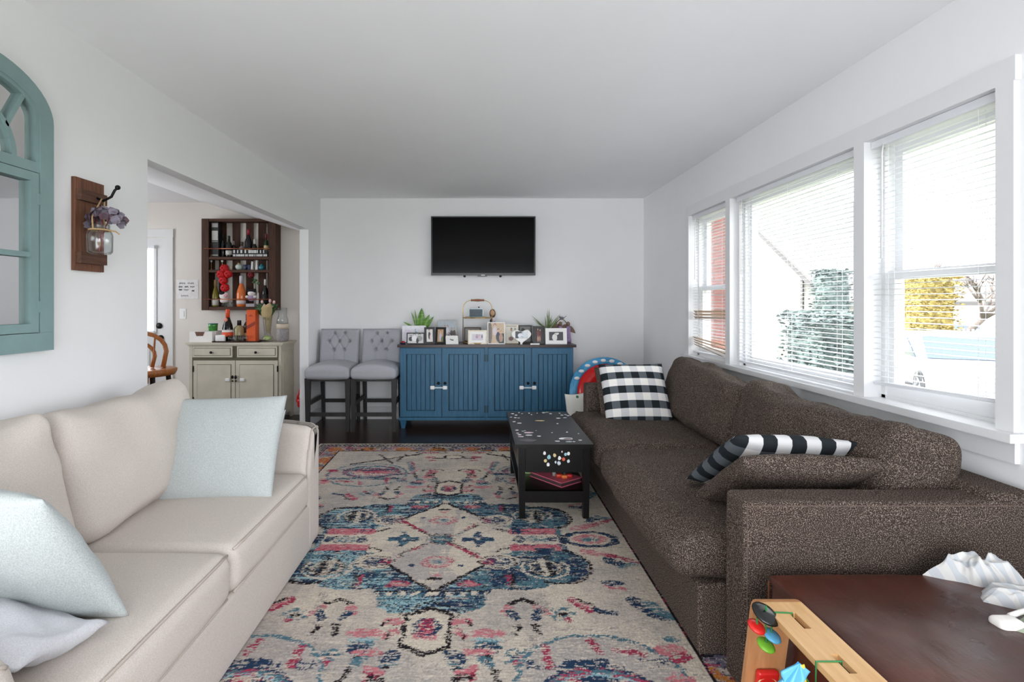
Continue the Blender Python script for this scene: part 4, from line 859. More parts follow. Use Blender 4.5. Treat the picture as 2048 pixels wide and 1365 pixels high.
stool('grey tufted counter stool touching the blue sideboard', PX(747, 4.97), .455, 'grey tufted counter stools')

# ------------------------------------------------------------------ inflatable and print cushion behind the sofa
r = thing('inflatable_ring', 'red and blue inflatable swim ring leaning in the far corner', 'toy', (1.28, 4.85, 0))
plain('vinyl_red', (206, 20, 22), .25, var=.1, scale=8); plain('vinyl_blue', (70, 150, 196), .25, var=.25, scale=10); plain('vinyl_navy', (22, 30, 84), .25)
c_ = Vector((1.245, 4.86, .40)); tilt = Matrix.Rotation(R(-14), 3, 'X')
def torus(rmaj, rmin, a0, a1, fl=1.0):
    def fn(a, b):
        A_ = a0 + (a1 - a0) * b; T_ = 2 * math.pi * a; rr = rmaj + rmin * math.cos(T_); return c_ + tilt @ Vector((rr * math.cos(A_), rmin * math.sin(T_) * fl, rr * math.sin(A_)))
    return fn
for rmaj, rmin, m in ((.335, .022, 'vinyl_blue'), (.31, .035, 'vinyl_blue'), (.205, .085, 'vinyl_red'), (.09, .05, 'vinyl_navy')): MB().grid(torus(rmaj, rmin, 0, 2 * math.pi), 16, 56).build('ring_band', m, r, smooth=80)
for k in range(10):
    a_ = R(18 + k * 15); p_ = c_ + tilt @ Vector((.318 * math.cos(a_), -.038, .318 * math.sin(a_))); MB().ball(p_, (.028, .008, .016), 10, 6).build('cloud_print', 'white_plastic', r, smooth=60)
g = NG('leaf_print'); v = g.coord(); vo = g.n('ShaderNodeTexVoronoi'); g.l(v, vo.inputs['Vector']); vo.inputs['Scale'].default_value = 16
g.set(g.ramp(vo.outputs['Distance'], [(.20, s2l((70, 104, 84))), (.24, s2l((226, 224, 216)))]), .95); MATS['leaf_print'] = g.m
pillow('floor_cushion', 'leaf_print', 'white leaf-print cushion on the floor between sideboard and brown sofa', (q(1128, 905, 4.62), q(1178, 905, 4.62), q(1176, 784, 4.72), q(1142, 790, 4.72)), .12, .04, 9, wr=.01)

# ------------------------------------------------------------------ things on the sideboard
def photo_frame(name, label, px0, px1, py0, Y, m, bgc, blobs, bw=.012, lean=8, yaw=0, matb=None, matw=0.0, h=None, cat='photo frame', z=SBT, seed=1, py1=None):
    x0, x1 = PX(px0, Y), PX(px1, Y); w_ = x1 - x0; h = h or (PZ(py0, Y) - z); rt = thing(name, label, cat, (0, 0, 0))
    b_ = MB(); b_.box(-w_ / 2, -w_ / 2 + bw, -.006, .008, 0, h); b_.box(w_ / 2 - bw, w_ / 2, -.006, .008, 0, h); b_.box(-w_ / 2 + bw, w_ / 2 - bw, -.006, .008, 0, bw); b_.box(-w_ / 2 + bw, w_ / 2 - bw, -.006, .008, h - bw, h)
    b_.build('frame', m, rt, bevel=.0015, segs=1); MB().box(-w_ / 2 + bw * .8, w_ / 2 - bw * .8, .002, .006, bw * .8, h - bw * .8).build('backing', 'black_frame', rt)
    if matb: MB().box(-w_ / 2 + bw * .9, w_ / 2 - bw * .9, -.001, .002, bw * .9, h - bw * .9).build('mat_board', matb, rt)
    picture('photo', rt, w_ - 2 * bw - 2 * matw, h - 2 * bw - 2 * matw, bgc, blobs, y=-.0022, z0=bw + matw, seed=seed)
    MB().hexa([(-.012, .05, 0), (.012, .05, 0), (.012, .056, 0), (-.012, .056, 0)], [(-.012, .006, h * .6), (.012, .006, h * .6), (.012, .01, h * .6), (-.012, .01, h * .6)]).build('stand', 'black_frame', rt)
    rt.location = ((x0 + x1) / 2, Y, z + .001); rt.rotation_euler = (R(-lean), 0, R(yaw)); return rt
def person(cx, top, s, hair, skin, body):
    return [(cx, top - .50 * s, .17 * s, .30 * s, body), (cx, top - .09 * s, .085 * s, .11 * s, hair), (cx, top - .12 * s, .06 * s, .085 * s, skin)]
SK = (222, 186, 164)
photo_frame('canvas_print', 'white canvas with a faint blue watercolour at the left end of the sideboard', 804, 852, 652, 5.37, 'white_frame', (232, 232, 238), [(.2, .5, .2, .3, (226, 222, 236)), (.56, .68, .012, .14, (110, 160, 190)), (.6, .62, .03, .05, (120, 170, 196)), (.75, .3, .25, .3, (232, 226, 210))], .004, 6, cat='picture')
photo_frame('photo_frame', 'thin black frame with a black and white photo of three people', 813, 849, 666, 5.13, 'black_frame', (206, 206, 206), person(.2, .85, .8, (30, 30, 30), (200, 200, 200), (50, 50, 54)) + person(.42, 1.0, 1, (60, 60, 60), (210, 210, 210), (232, 232, 232)) + person(.75, 1.0, 1, (24, 24, 24), (200, 200, 200), (150, 150, 146)) + [(.62, .25, .08, .3, (40, 40, 44))], .011)
fr = photo_frame('photo_frame', 'left panel of hinged black frame showing a couple in dark clothes', 849, 870, 655, 5.16, 'black_frame', (224, 220, 216), person(.45, 1.0, 1.0, (30, 24, 22), SK, (40, 40, 60)) + person(.62, .7, .7, (60, 40, 30), SK, (226, 200, 200)), .022, yaw=14)
photo_frame('photo_frame', 'right panel of hinged black frame showing a woman with auburn hair', 870, 891, 655, 5.16, 'black_frame', (196, 160, 130), person(.5, .95, 1.1, (150, 84, 40), SK, (196, 196, 214)) + [(.8, .2, .2, .25, (120, 130, 90))], .022, yaw=-12)
photo_frame('photo_frame', 'tall grey photo of a family group behind the hinged black frame', 875, 913, 641, 5.37, plain('grey_frame', (190, 186, 182), .5), (176, 184, 192), person(.35, .78, .5, (60, 50, 46), SK, (230, 230, 232)) + person(.52, .78, .5, (40, 34, 30), SK, (226, 226, 230)) + person(.75, .66, .5, (30, 26, 26), SK, (60, 48, 50)) + person(.9, .66, .5, (30, 26, 26), SK, (70, 52, 52)) + person(.6, .45, .5, (60, 40, 30), SK, (84, 54, 60)) + [(.5, .06, .5, .1, (50, 40, 44)), (.62, .2, .08, .06, (236, 232, 230))], .006)
rt = photo_frame('greeting_card', 'white card with a small dark bird lying tilted on the sideboard', 892, 917, 676, 5.11, 'white_frame', (240, 238, 236), [(.48, .52, .16, .04, (60, 54, 60)), (.55, .47, .1, .05, (60, 54, 60)), (.38, .6, .06, .04, (80, 74, 80))], .003, 42, 8, cat='card', h=.11)
photo_frame('photo_frame', 'small dark wooden frame behind the brass tray stand post', 928, 962, 655, 5.42, plain('dark_wood_frame', (92, 74, 62), .5), (150, 146, 142), [(.4, .5, .2, .4, (60, 54, 52)), (.7, .8, .25, .08, (30, 28, 28))], .014)
photo_frame('photo_frame', 'white and gold frame with a small pink and grey photo', 936, 974, 661, 5.13, 'cream_frame', (208, 200, 210), person(.45, .95, .8, (90, 60, 60), SK, (176, 150, 176)) + person(.65, .85, .7, (110, 80, 80), SK, (214, 190, 200)) + [(.9, .6, .05, .3, (110, 104, 130))], .014, matb='white_frame', matw=.026)
photo_frame('photo_frame', 'tall white frame with a photo of a hugging couple', 975, 1010, 645, 5.14, 'white_frame', (200, 176, 150), [(.1, .5, .14, .6, (120, 110, 104)), (.9, .2, .3, .3, (44, 60, 60))] + person(.42, .98, .75, (110, 60, 60), SK, (210, 200, 206)) + person(.62, .72, .8, (110, 70, 50), SK, (60, 60, 76)) + person(.8, .62, .7, (170, 120, 80), SK, (180, 140, 120)), .008)
photo_frame('photo_frame', 'cream frame with a person in white behind the heart frame', 1009, 1037, 650, 5.23, 'cream_frame', (214, 208, 196), person(.5, .85, .9, (60, 40, 36), (190, 140, 110), (216, 212, 196)) + [(.45, .22, .2, .12, (110, 70, 60)), (.5, .97, .42, .02, (70, 70, 76)), (.8, .8, .04, .08, (90, 110, 100))], .010)
photo_frame('photo_frame', 'black frame with a dark ribbon standing behind the heart frame', 1037, 1064, 651, 5.34, 'black_frame', (120, 116, 114), [(.3, .6, .2, .3, (30, 28, 28)), (.7, .7, .2, .1, (226, 224, 222))], .014)
photo_frame('photo_frame', 'black folding frame with a photo of two people, right of the heart', 1066, 1090, 653, 5.18, 'black_frame', (36, 26, 24), person(.4, .95, .7, (60, 40, 34), SK, (120, 50, 44)) + person(.65, .9, .7, (70, 44, 34), SK, (90, 36, 34)) + [(.4, .25, .08, .2, (196, 150, 130)), (.6, .25, .07, .2, (190, 140, 120))], .014)
photo_frame('photo_frame', 'wide white frame with a dark wedding photo at the right end', 1091, 1134, 657, 5.14, 'white_frame', (62, 62, 66), [(.4, .35, .18, .4, (228, 226, 224)), (.52, .75, .14, .14, (226, 222, 214)), (.46, .7, .06, .1, (200, 190, 180)), (.62, .8, .08, .1, (230, 226, 220))], .02, matb='white_frame', matw=.018)
# heart frame
Yh = 5.10; hc = (PX(1043, Yh), 0, 0); r = thing('heart_frame', 'white heart-shaped frame with a black and white photo', 'photo frame', (hc[0], Yh, SBT + .001))
hp = []
for k in range(48):
    t = 2 * math.pi * k / 48; hp.append((hc[0] + .0062 * 16 * math.sin(t) ** 3, SBT + .088 + .0050 * (13 * math.cos(t) - 5 * math.cos(2 * t) - 2 * math.cos(3 * t) - math.cos(4 * t))))
mnz = min(p_[1] for p_ in hp); hp = [(x_, z_ - mnz + SBT + .002) for x_, z_ in hp]
MB().prism(hp, 'Y', Yh, Yh + .014).build('frame', 'white_frame', r, fixn=True, bevel=.003)
ph = picture('photo', r, .125, .072, (190, 196, 204), [(.1, .5, .18, .7, (40, 44, 52)), (.3, .85, .25, .14, (30, 32, 36)), (.4, .4, .2, .3, (226, 230, 236)), (.5, .25, .05, .05, (90, 90, 96)), (.8, .55, .2, .5, (214, 220, 226))], y=-.0015, z0=.062)
MB().box(hc[0] - .01, hc[0] + .01, Yh + .014, Yh + .06, SBT, SBT + .02).build('stand', 'white_frame', r)
# tiered tray stand with radio
Yt2 = 5.27; xa, xb = PX(926, Yt2), PX(984, Yt2); xm = (xa + xb) / 2; rad = (xb - xa) / 2; r = thing('tiered_tray', 'brass two-tier tray stand with a wooden handle', 'tray', (xm, Yt2, SBT))
zt = PZ(601, Yt2)
pts = [(xa, Yt2, SBT + .004), (xa, Yt2, zt - .09)] + [(xa + .09 - .09 * math.cos(R(a_)), Yt2, zt - .09 + .09 * math.sin(R(a_))) for a_ in range(15, 91, 15)] + [(xb - .09 + .09 * math.sin(R(a_)), Yt2, zt - .09 + .09 * math.cos(R(a_))) for a_ in range(0, 91, 15)] + [(xb, Yt2, zt - .09), (xb, Yt2, SBT + .004)]
MB().tube(pts, .004, 8).build('arch_rod', 'brass', r, smooth=60)
MB().lathe([(.008, -.07), (.011, -.066), (.009, -.05), (.013, 0), (.009, .05), (.011, .066), (.008, .07)], (xm, Yt2, zt), 14, Matrix.Rotation(R(90), 3, 'Y')).build('handle', plain('handle_wood', (140, 84, 56), .5), r, smooth=50)
zp = PZ(637, Yt2)
for (z_, rr) in ((zp, rad - .004), (SBT + .004, rad - .004)): MB().lathe([(0, 0), (rr, 0), (rr + .002, .012), (rr - .002, .012), (rr - .004, .004), (0, .004)], (xm, Yt2, z_), 36).build('tier', 'brass', r, smooth=40)
r = thing('tabletop_radio', 'small white retro radio on the upper tier of the brass tray', 'radio', (PX(952, 5.25), 5.25, zp + .005)); xr = PX(952, 5.25)
MB().cbox((xr, 5.25, zp + .058), (.165, .07, .104), .034, seg=4, k=5).build('radio_case', plain('radio_white', (224, 236, 240), .35), r, smooth=60); MB().cbox((xr, 5.215, zp + .058), (.138, .012, .076), .006, seg=3, k=2).build('grille', plain('radio_grille', (92, 106, 112), .6), r, smooth=60)
for k in range(5): MB().box(xr - .055, xr + .06, 5.207, 5.21, zp + .03 + k * .012, zp + .034 + k * .012).build('grille_bar', plain('grille_dark', (58, 66, 72), .6), r)
MB().ball((xr + .03, 5.25, zp + .116), .008).build('knob', 'black_plastic', r, smooth=60)
# figurine with brown hair
Yf = 5.42; xf = PX(985, Yf); r = thing('figurine', 'small figurine with long brown hair in a black dress behind the frames', 'figurine', (xf, Yf, SBT))
MB().lathe([(.05, 0), (.045, .06), (.03, .14), (.022, .19), (.03, .235), (.012, .26), (0, .262)], (xf, Yf, SBT), 18).build('dress', plain('doll_black', (30, 26, 30), .7), r, smooth=60)
MB().ball((xf + .01, Yf - .03, SBT + .24), (.018, .012, .03)).build('collar', plain('doll_lilac', (214, 204, 220), .8), r, smooth=60); MB().ball((xf, Yf - .01, SBT + .315), (.026, .026, .034)).build('head', plain('doll_skin', (206, 160, 130), .7), r, smooth=60); MB().ball((xf, Yf + .004, SBT + .31), (.034, .034, .05)).build('hair', plain('doll_hair', (104, 74, 54), .8), r, smooth=60)
# plants
def leaf(p0, d, L, w_, bendv, n_=8, fold=.25):
    d = Vector(d).normalized(); side = d.cross(Vector((0, 1, 0))); side = side.normalized() if side.length > .01 else Vector((1, 0, 0))
    def fn(a, b):
        c_ = Vector(p0) + d * L * b + Vector(bendv) * b * b; ww = w_ * math.sin(math.pi * min(1, .12 + .88 * b)) ** .8; return c_ + side * (a - .5) * ww + Vector((0, -1, 0)) * abs(a - .5) * ww * fold
    return MB().grid(fn, 2, n_)
def add_leaves(rt, specs, m, name='leaf'):
    for s_ in specs:
        o_ = leaf(*s_).build(name, m, rt, smooth=60); md = o_.modifiers.new('thickness', 'SOLIDIFY'); md.thickness = .002
g = NG('snake_leaf'); n1 = g.noise(g.coord((3, 3, 30)), 3, 3); g.set(g.ramp(n1, [(.35, s2l((44, 92, 28))), (.6, s2l((110, 160, 50)))]), .35); MATS['snake_leaf'] = g.m
plain('spider_leaf', (108, 132, 74), .5, var=.3, scale=60); plain('dark_stem', (66, 74, 50), .6)
Yp = 5.44; xp = PX(841, Yp); r = thing('snake_plant', 'green snake plant in a pot behind the white canvas', 'plant', (xp, Yp, SBT))
MB().lathe([(.045, 0), (.06, .1), (.062, .105), (.05, .105), (.048, .09), (0, .09)], (xp, Yp, SBT), 18).build('pot', 'white_frame', r, smooth=40)
zb = SBT + .09
add_leaves(r, [((xp + .005, Yp, zb), (.03, 0, 1), .28, .085, (0, 0, 0)), ((xp + .02, Yp - .01, zb), (.32, 0, 1), .22, .065, (.01, 0, 0)), ((xp + .03, Yp, zb), (.45, 0, 1), .21, .035, (.03, 0, 0)), ((xp - .02, Yp, zb), (-.3, 0, 1), .25, .022, (-.01, 0, 0)), ((xp - .015, Yp, zb), (-.18, 0, 1), .27, .022, (0, 0, 0)), ((xp - .04, Yp, zb), (-.5, 0, 1), .20, .03, (-.06, 0, -.05)), ((xp - .01, Yp, zb), (.12, 0, 1), .2, .05, (0, 0, 0))], 'snake_leaf')
xp = PX(1095, Yp); r = thing('spider_plant', 'thin-leaved spider plant behind the white wedding frame', 'plant', (xp, Yp, SBT))
MB().lathe([(.045, 0), (.058, .1), (.06, .11), (.05, .11), (.048, .09), (0, .09)], (xp, Yp, SBT), 18).build('pot', 'cream_frame', r, smooth=40)
random.seed(9); sp_ = []
for k in range(26): an = random.uniform(-1.1, 1.1); L_ = random.uniform(.15, .27); sp_.append(((xp + random.uniform(-.02, .03), Yp + random.uniform(-.02, .01), SBT + .1), (math.sin(an), random.uniform(-.25, .05), math.cos(an)), L_, random.uniform(.008, .014), (math.sin(an) * .06, -.01, -.05 * abs(an))))
add_leaves(r, sp_, 'spider_leaf')
# angel pair
r = thing('figurine', 'figurine of two winged figures in purple with a bird on top', 'figurine', (PX(1128, 5.36), 5.36, SBT)); xg = PX(1126, 5.36); plain('fig_purple', (150, 126, 166), .6, var=.3, scale=80); plain('fig_brown', (116, 92, 76), .6, var=.3, scale=60); plain('fig_grey', (104, 108, 114), .6)
for dx, c_ in ((-.03, 'fig_purple'), (.055, 'fig_purple')):
    MB().lathe([(.03, 0), (.034, .03), (.024, .1), (.028, .15), (.012, .18), (0, .182)], (xg + dx, 5.36, SBT), 16).build('robe', c_, r, smooth=60); MB().ball((xg + dx, 5.355, SBT + .2), (.02, .02, .026)).build('head', 'fig_brown', r, smooth=60)
    for s_ in (-1, 1):
        o_ = leaf((xg + dx, 5.375, SBT + .17), (s_ * .75, 0, -.5 if s_ > 0 else .2), .075, .05, (s_ * .02, 0, -.03)).build('wing', 'fig_brown', r, smooth=60); o_.modifiers.new('thickness', 'SOLIDIFY').thickness = .003
MB().tube([(xg - .085 + .0 * t, 5.37, SBT + .13) if t == 0 else (xg - .015 - .07 * math.cos(R(18 * t)), 5.37, SBT + .13 + .12 * math.sin(R(18 * t))) for t in range(11)], .005, 6).build('arch', 'fig_brown', r, smooth=60)
MB().ball((xg - .01, 5.37, SBT + .262), (.026, .012, .012)).build('bird', 'fig_grey', r, smooth=60)
MB().ball((xg - .032, 5.37, SBT + .273), (.01, .009, .009)).build('bird_head', 'fig_grey', r, smooth=60); MB().hexa([(xg + .01, 5.365, SBT + .26), (xg + .012, 5.365, SBT + .268), (xg + .012, 5.375, SBT + .268), (xg + .01, 5.375, SBT + .26)], [(xg + .04, 5.362, SBT + .285), (xg + .04, 5.362, SBT + .289), (xg + .04, 5.378, SBT + .289), (xg + .04, 5.378, SBT + .285)]).build('bird_tail', 'fig_grey', r)
# small odds
r = thing('trinket_dish', 'small dark red trinket dish at the left end of the sideboard', 'dish', (PX(806, 5.12), 5.12, SBT)); MB().lathe([(.022, 0), (.036, .02), (.034, .022), (.02, .006), (0, .006)], (PX(806, 5.12), 5.12, SBT), 18).build('bowl', plain('dish_navy', (40, 34, 54), .3), r, smooth=50); MB().ball((PX(806, 5.12), 5.12, SBT + .022), (.022, .022, .014)).build('candle', plain('candle_red', (170, 30, 34), .4), r, smooth=60)
tag(MB().box(PX(1061, 5.08), PX(1079, 5.08), 5.075, 5.12, SBT, SBT + .012).build('trinket_box', 'white_frame', bevel=.003), 'tiny flat white box at the sideboard front edge beside the heart', 'box')
xv = PX(913, 5.30); tag(MB().lathe([(.012, 0), (.02, .02), (.014, .06), (.018, .08), (.014, .084), (0, .08)], (xv, 5.3, SBT), 14).build('small_vase', plain('vase_wine', (110, 46, 44), .3), smooth=50), 'tiny wine red vase beside the family group photo', 'vase')

# ------------------------------------------------------------------ teal arched mirror
Xw = XL; my0, my1, mz0, mzs = 1.444, 2.014, 1.088, 1.988; mc = (my0 + my1) / 2; hw = (my1 - my0) / 2; rise = .187; th = .035
r = thing('arched_mirror', 'distressed teal arched window-frame mirror on the left wall', 'mirror', (Xw, mc, mz0))
def arch(hw_, rise_, z_, n_=24): return [(mc + hw_ * math.cos(math.pi * k / n_), z_ + rise_ * math.sin(math.pi * k / n_)) for k in range(n_ + 1)]
def band(outer, inner, x0_, x1_):
    b_ = MB(); n_ = len(outer); vs_ = [(x0_, *p_) for p_ in outer] + [(x0_, *p_) for p_ in inner] + [(x1_, *p_) for p_ in outer] + [(x1_, *p_) for p_ in inner]; fs = []
    for k in range(n_ - 1): fs += [(k, k + 1, n_ + k + 1, n_ + k), (2 * n_ + k + 1, 2 * n_ + k, 3 * n_ + k, 3 * n_ + k + 1), (k, 2 * n_ + k, 2 * n_ + k + 1, k + 1), (n_ + k + 1, 3 * n_ + k + 1, 3 * n_ + k, n_ + k)]
    fs += [(0, n_, 3 * n_, 2 * n_), (n_ - 1, 3 * n_ - 1, 4 * n_ - 1, 2 * n_ - 1)]; return b_.add(vs_, fs)
fw = .062
zr_ = mz0 + fw + .01; outer = [(my1, zr_)] + arch(hw, rise, mzs) + [(my0, zr_)]; inn = [(my1 - fw, zr_)] + arch(hw - fw, rise - fw, mzs) + [(my0 + fw, zr_)]
band(outer, inn, Xw, Xw + th).build('outer_frame', 'teal_paint', r, fixn=True); MB().box(Xw, Xw + th, my0, my1, mz0, zr_ - .0005).build('bottom_rail', 'teal_paint', r, bevel=.002)
MB().box(Xw, Xw + th - .004, my0 + fw, my1 - fw, mzs - .205, mzs - .166).build('crossbar', 'teal_paint', r, bevel=.002)
pl = [(my1 - fw, mz0 + .03)] + arch(hw - fw, rise - fw, mzs) + [(my0 + fw, mz0 + .03)]
MB().prism(pl, 'X', Xw + .004, Xw + .009).build('mirror_glass', 'mirror', r, fixn=True)
za, zb_ = mz0 + fw + .012, mzs - .208
for (a_, b_) in ((my0 + fw + .004, mc - .003), (mc + .003, my1 - fw - .004)):
    s_ = .034; w_ = MB(); w_.box(Xw + .008, Xw + th - .002, a_, a_ + s_, za, zb_); w_.box(Xw + .008, Xw + th - .002, b_ - s_, b_, za, zb_); w_.box(Xw + .008, Xw + th - .002, a_ + s_, b_ - s_, za, za + s_); w_.box(Xw + .008, Xw + th - .002, a_ + s_, b_ - s_, zb_ - s_, zb_)
    cs = w_.build('casement', 'teal_paint', r, bevel=.002); zm = (za + zb_) / 2 - .01; MB().box(Xw + .008, Xw + th - .006, a_ + s_, b_ - s_, zm - .01, zm + .01).build('muntin', 'teal_paint', cs)
    for zz in (za + .1, zb_ - .1): MB().box(Xw + th - .004, Xw + th + .002, (b_ if a_ > mc - .01 else a_) - .006, (b_ if a_ > mc - .01 else a_) + .006, zz - .022, zz + .022).build('hinge', 'teal_paint', cs)
zz0 = mzs - .166
A1 = lambda hw_, ri: [(mc + hw_ * math.cos(math.pi * k / 16), zz0 + ri * math.sin(math.pi * k / 16)) for k in range(17)]
band(A1(.13, .165), A1(.11, .145), Xw + .009, Xw + th - .006).build('arch_muntin', 'teal_paint', r, fixn=True); band([(my1 - fw, zz0)] + arch(hw - fw, rise - fw, mzs) + [(my0 + fw, zz0)], [(my1 - fw - .016, zz0)] + arch(hw - fw - .016, rise - fw - .016, mzs) + [(my0 + fw + .016, zz0)], Xw + .009, Xw + th - .004).build('arch_bead', 'teal_paint', r, fixn=True)
for an in (42, 90, 138):
    d = Vector((math.cos(R(an)), math.sin(R(an)))); n_ = Vector((-d.y, d.x)) * .009; p0 = Vector((mc + .12 * d.x, zz0 + .155 * d.y)); p1 = Vector((mc + (hw - fw - .01) * d.x, mzs + (rise - fw - .01) * math.sqrt(1 - d.x ** 2)))
    MB().prism([tuple(p0 + n_), tuple(p0 - n_), tuple(p1 - n_), tuple(p1 + n_)], 'X', Xw + .009, Xw + th - .006).build('spoke_muntin', 'teal_paint', r, fixn=True)

# ------------------------------------------------------------------ mason jar sconce
by0, by1 = 2.142, 2.306; bzm = lambda py, px: EYE - (py - CY) * (XL / ((px - CX) / F)) / F
zt_, zb2 = bzm(355, 150), bzm(541, 150); ym = (by0 + by1) / 2
r = thing('jar_sconce', 'wooden wall sconce holding a mason jar of dried hydrangea', 'sconce', (XL, ym, zb2))
MB().box(XL, XL + .018, by0, by1, zb2, zt_).build('back_board', 'sconce_wood', r, bevel=.002)
for z_ in (zt_ - .075, zb2 + .055): MB().box(XL + .018, XL + .042, by0 + .002, by1 - .012, z_ - .024, z_ + .024).build('cleat', 'cleat_wood', r, bevel=.002)
zn = zt_ - .075; hx = XL + .04
MB().tube([(hx, ym + .01, zn), (hx + .03, ym + .01, zn - .012), (hx + .065, ym + .01, zn + .006), (hx + .08, ym + .01, zn + .035), (hx + .09, ym + .012, zn + .045)], .0055, 8).build('hook', 'black_metal', r, smooth=60); MB().ball((hx + .092, ym + .012, zn + .048), .011).build('hook_tip', 'black_metal', r, smooth=60)
jc = Vector((hx + .050, ym - .038, 1.487))
jo = MB(); jo.lathe([(0, .004), (.040, .004), (.047, .014), (.048, .085), (.044, .1), (.035, .108), (.035, .135), (.038, .137), (.033, .137), (.033, .108), (.042, .098), (.045, .084), (.044, .016), (.038, .008), (0, .008)], jc, 28)
jo = jo.build('mason_jar', 'clear_glass', r, smooth=50)
for k in range(3): MB().tube([jc + Vector((.036 * math.cos(R(a_)), .036 * math.sin(R(a_)), .114 + k * .007)) for a_ in range(0, 360, 20)], .0015, 5, True).build('jar_thread', 'clear_glass', jo)
MB().tube([jc + Vector((.039 * math.cos(R(a_)), .039 * math.sin(R(a_)), .108)) for a_ in range(0, 360, 20)], .004, 6, True).build('twine_wrap', 'twine', r, smooth=60)
for s_ in (-1, 1): MB().tube([jc + Vector((0, s_ * .039, .108)), jc + Vector((-.008, s_ * .034, .16)), Vector((hx + .028, ym + .01 + s_ * .008, zn - .004))], .0032, 6).build('twine_loop', 'twine', r, smooth=60)
MB().tube([jc + Vector((.039, .0, .106)), jc + Vector((.06, .012, .104)), jc + Vector((.07, .022, .092))], .0035, 6).build('twine_tail', 'twine', r)
plain('petal_grey', (124, 116, 130), .8, var=.35, scale=40); plain('petal_plum', (104, 76, 88), .8, var=.3, scale=40); plain('stem_red', (120, 44, 40), .7)
for k in range(3): MB().tube([jc + Vector((.01 * k - .01, 0, .015)), jc + Vector((.008 * k - .006, .005, .09)), jc + Vector((.03 * k - .02, .0, .16))], .0025, 5).build('stem', 'stem_red', r)
random.seed(21); fc = jc + Vector((.018, .012, .17))
for k in range(90):
    th_ = random.uniform(0, 2 * math.pi); ph_ = random.uniform(-.5, 1.3); d = Vector((math.cos(th_) * math.cos(ph_) * 1.5, math.sin(th_) * math.cos(ph_) * .85, math.sin(ph_) * .62)); c_ = fc + d * .058 * random.uniform(.75, 1.05) + Vector((0, 0, -.015 * d.x * d.x))
    M = Vector(d).to_track_quat('Z', 'Y').to_matrix() @ Matrix.Rotation(random.uniform(0, 6), 3, 'Z') @ Matrix.Rotation(random.uniform(-.6, .6), 3, 'X'); b_ = MB(); s_ = random.uniform(.012, .019); b_.add([c_ + M @ Vector(p_) for p_ in ((-s_, -s_ * .7, .004), (0, -s_, 0), (s_, -s_ * .6, .005), (s_ * .8, s_ * .8, .003), (0, s_ * 1.1, .006), (-s_ * .9, s_ * .7, .002), (0, 0, -.003))], [(0, 1, 6), (1, 2, 6), (2, 3, 6), (3, 4, 6), (4, 5, 6), (5, 0, 6)]); b_.build('petal', 'petal_grey' if random.random() < .65 else 'petal_plum', r, smooth=60)

# ------------------------------------------------------------------ pallet wine shelf on the dining wall
Yf = 5.60; Yk = 5.74; r = thing('pallet_shelf', 'dark reclaimed wood pallet shelf of bottles on the dining wall', 'shelf', (PX(477, Yf), YD, PZ(621, Yf)))
xs0, xs1 = PX(403, Yf), PX(551, Yf); zs0, zs1 = PZ(621, Yf), PZ(437.5, Yf)
for (a_, b_) in ((403, 417), (537, 551)):
    MB().box(PX(a_, Yf), PX(b_, Yf), Yf, Yf + .018, zs0, zs1).build('front_post', 'pallet_wood', r, bevel=.002); 
for xx in (xs0, xs1 - .02): MB().box(xx, xx + .02, Yf + .018, YD, zs0, zs1).build('side_board', 'pallet_wood', r)
for (a_, b_) in ((417, 430), (439, 453), (466, 480.5), (493, 507), (517.5, 532), (536, 548)): MB().box(PX(a_, Yk), PX(b_, Yk), Yk - .012, Yk + .003, zs0 + .02, zs1 - .01).build('back_slat', 'pallet_wood', r)
SH = {}
for nm, pa_, pb_ in (('top_board', 437.5, 443), ('shelf_board', 514, 519), ('shelf_board', 540, 545), ('bottom_board', 614, 621)):
    MB().box(PX(417, Yf), PX(537, Yf), Yf + .004, Yk - .012, PZ(pb_, Yf), PZ(pa_, Yf)).build(nm, 'pallet_wood_flat', r, bevel=.002)
S1, S2, S3 = PZ(514, Yf) + .0005, PZ(540, Yf) + .0005, PZ(614, Yf) + .0005
for py in (498, 599):
    rl = MB().tube([(PX(410, Yf), Yf - .018, PZ(py, Yf)), (PX(540, Yf), Yf - .018, PZ(py, Yf))], .005, 8).build('guard_rail', 'copper', r, smooth=60)
    for px in (411, 539): MB().tube([(PX(px, Yf), Yf - .02, PZ(py, Yf)), (PX(px, Yf), Yf, PZ(py, Yf))], .008, 8).build('rail_bracket', 'copper', rl, smooth=60)
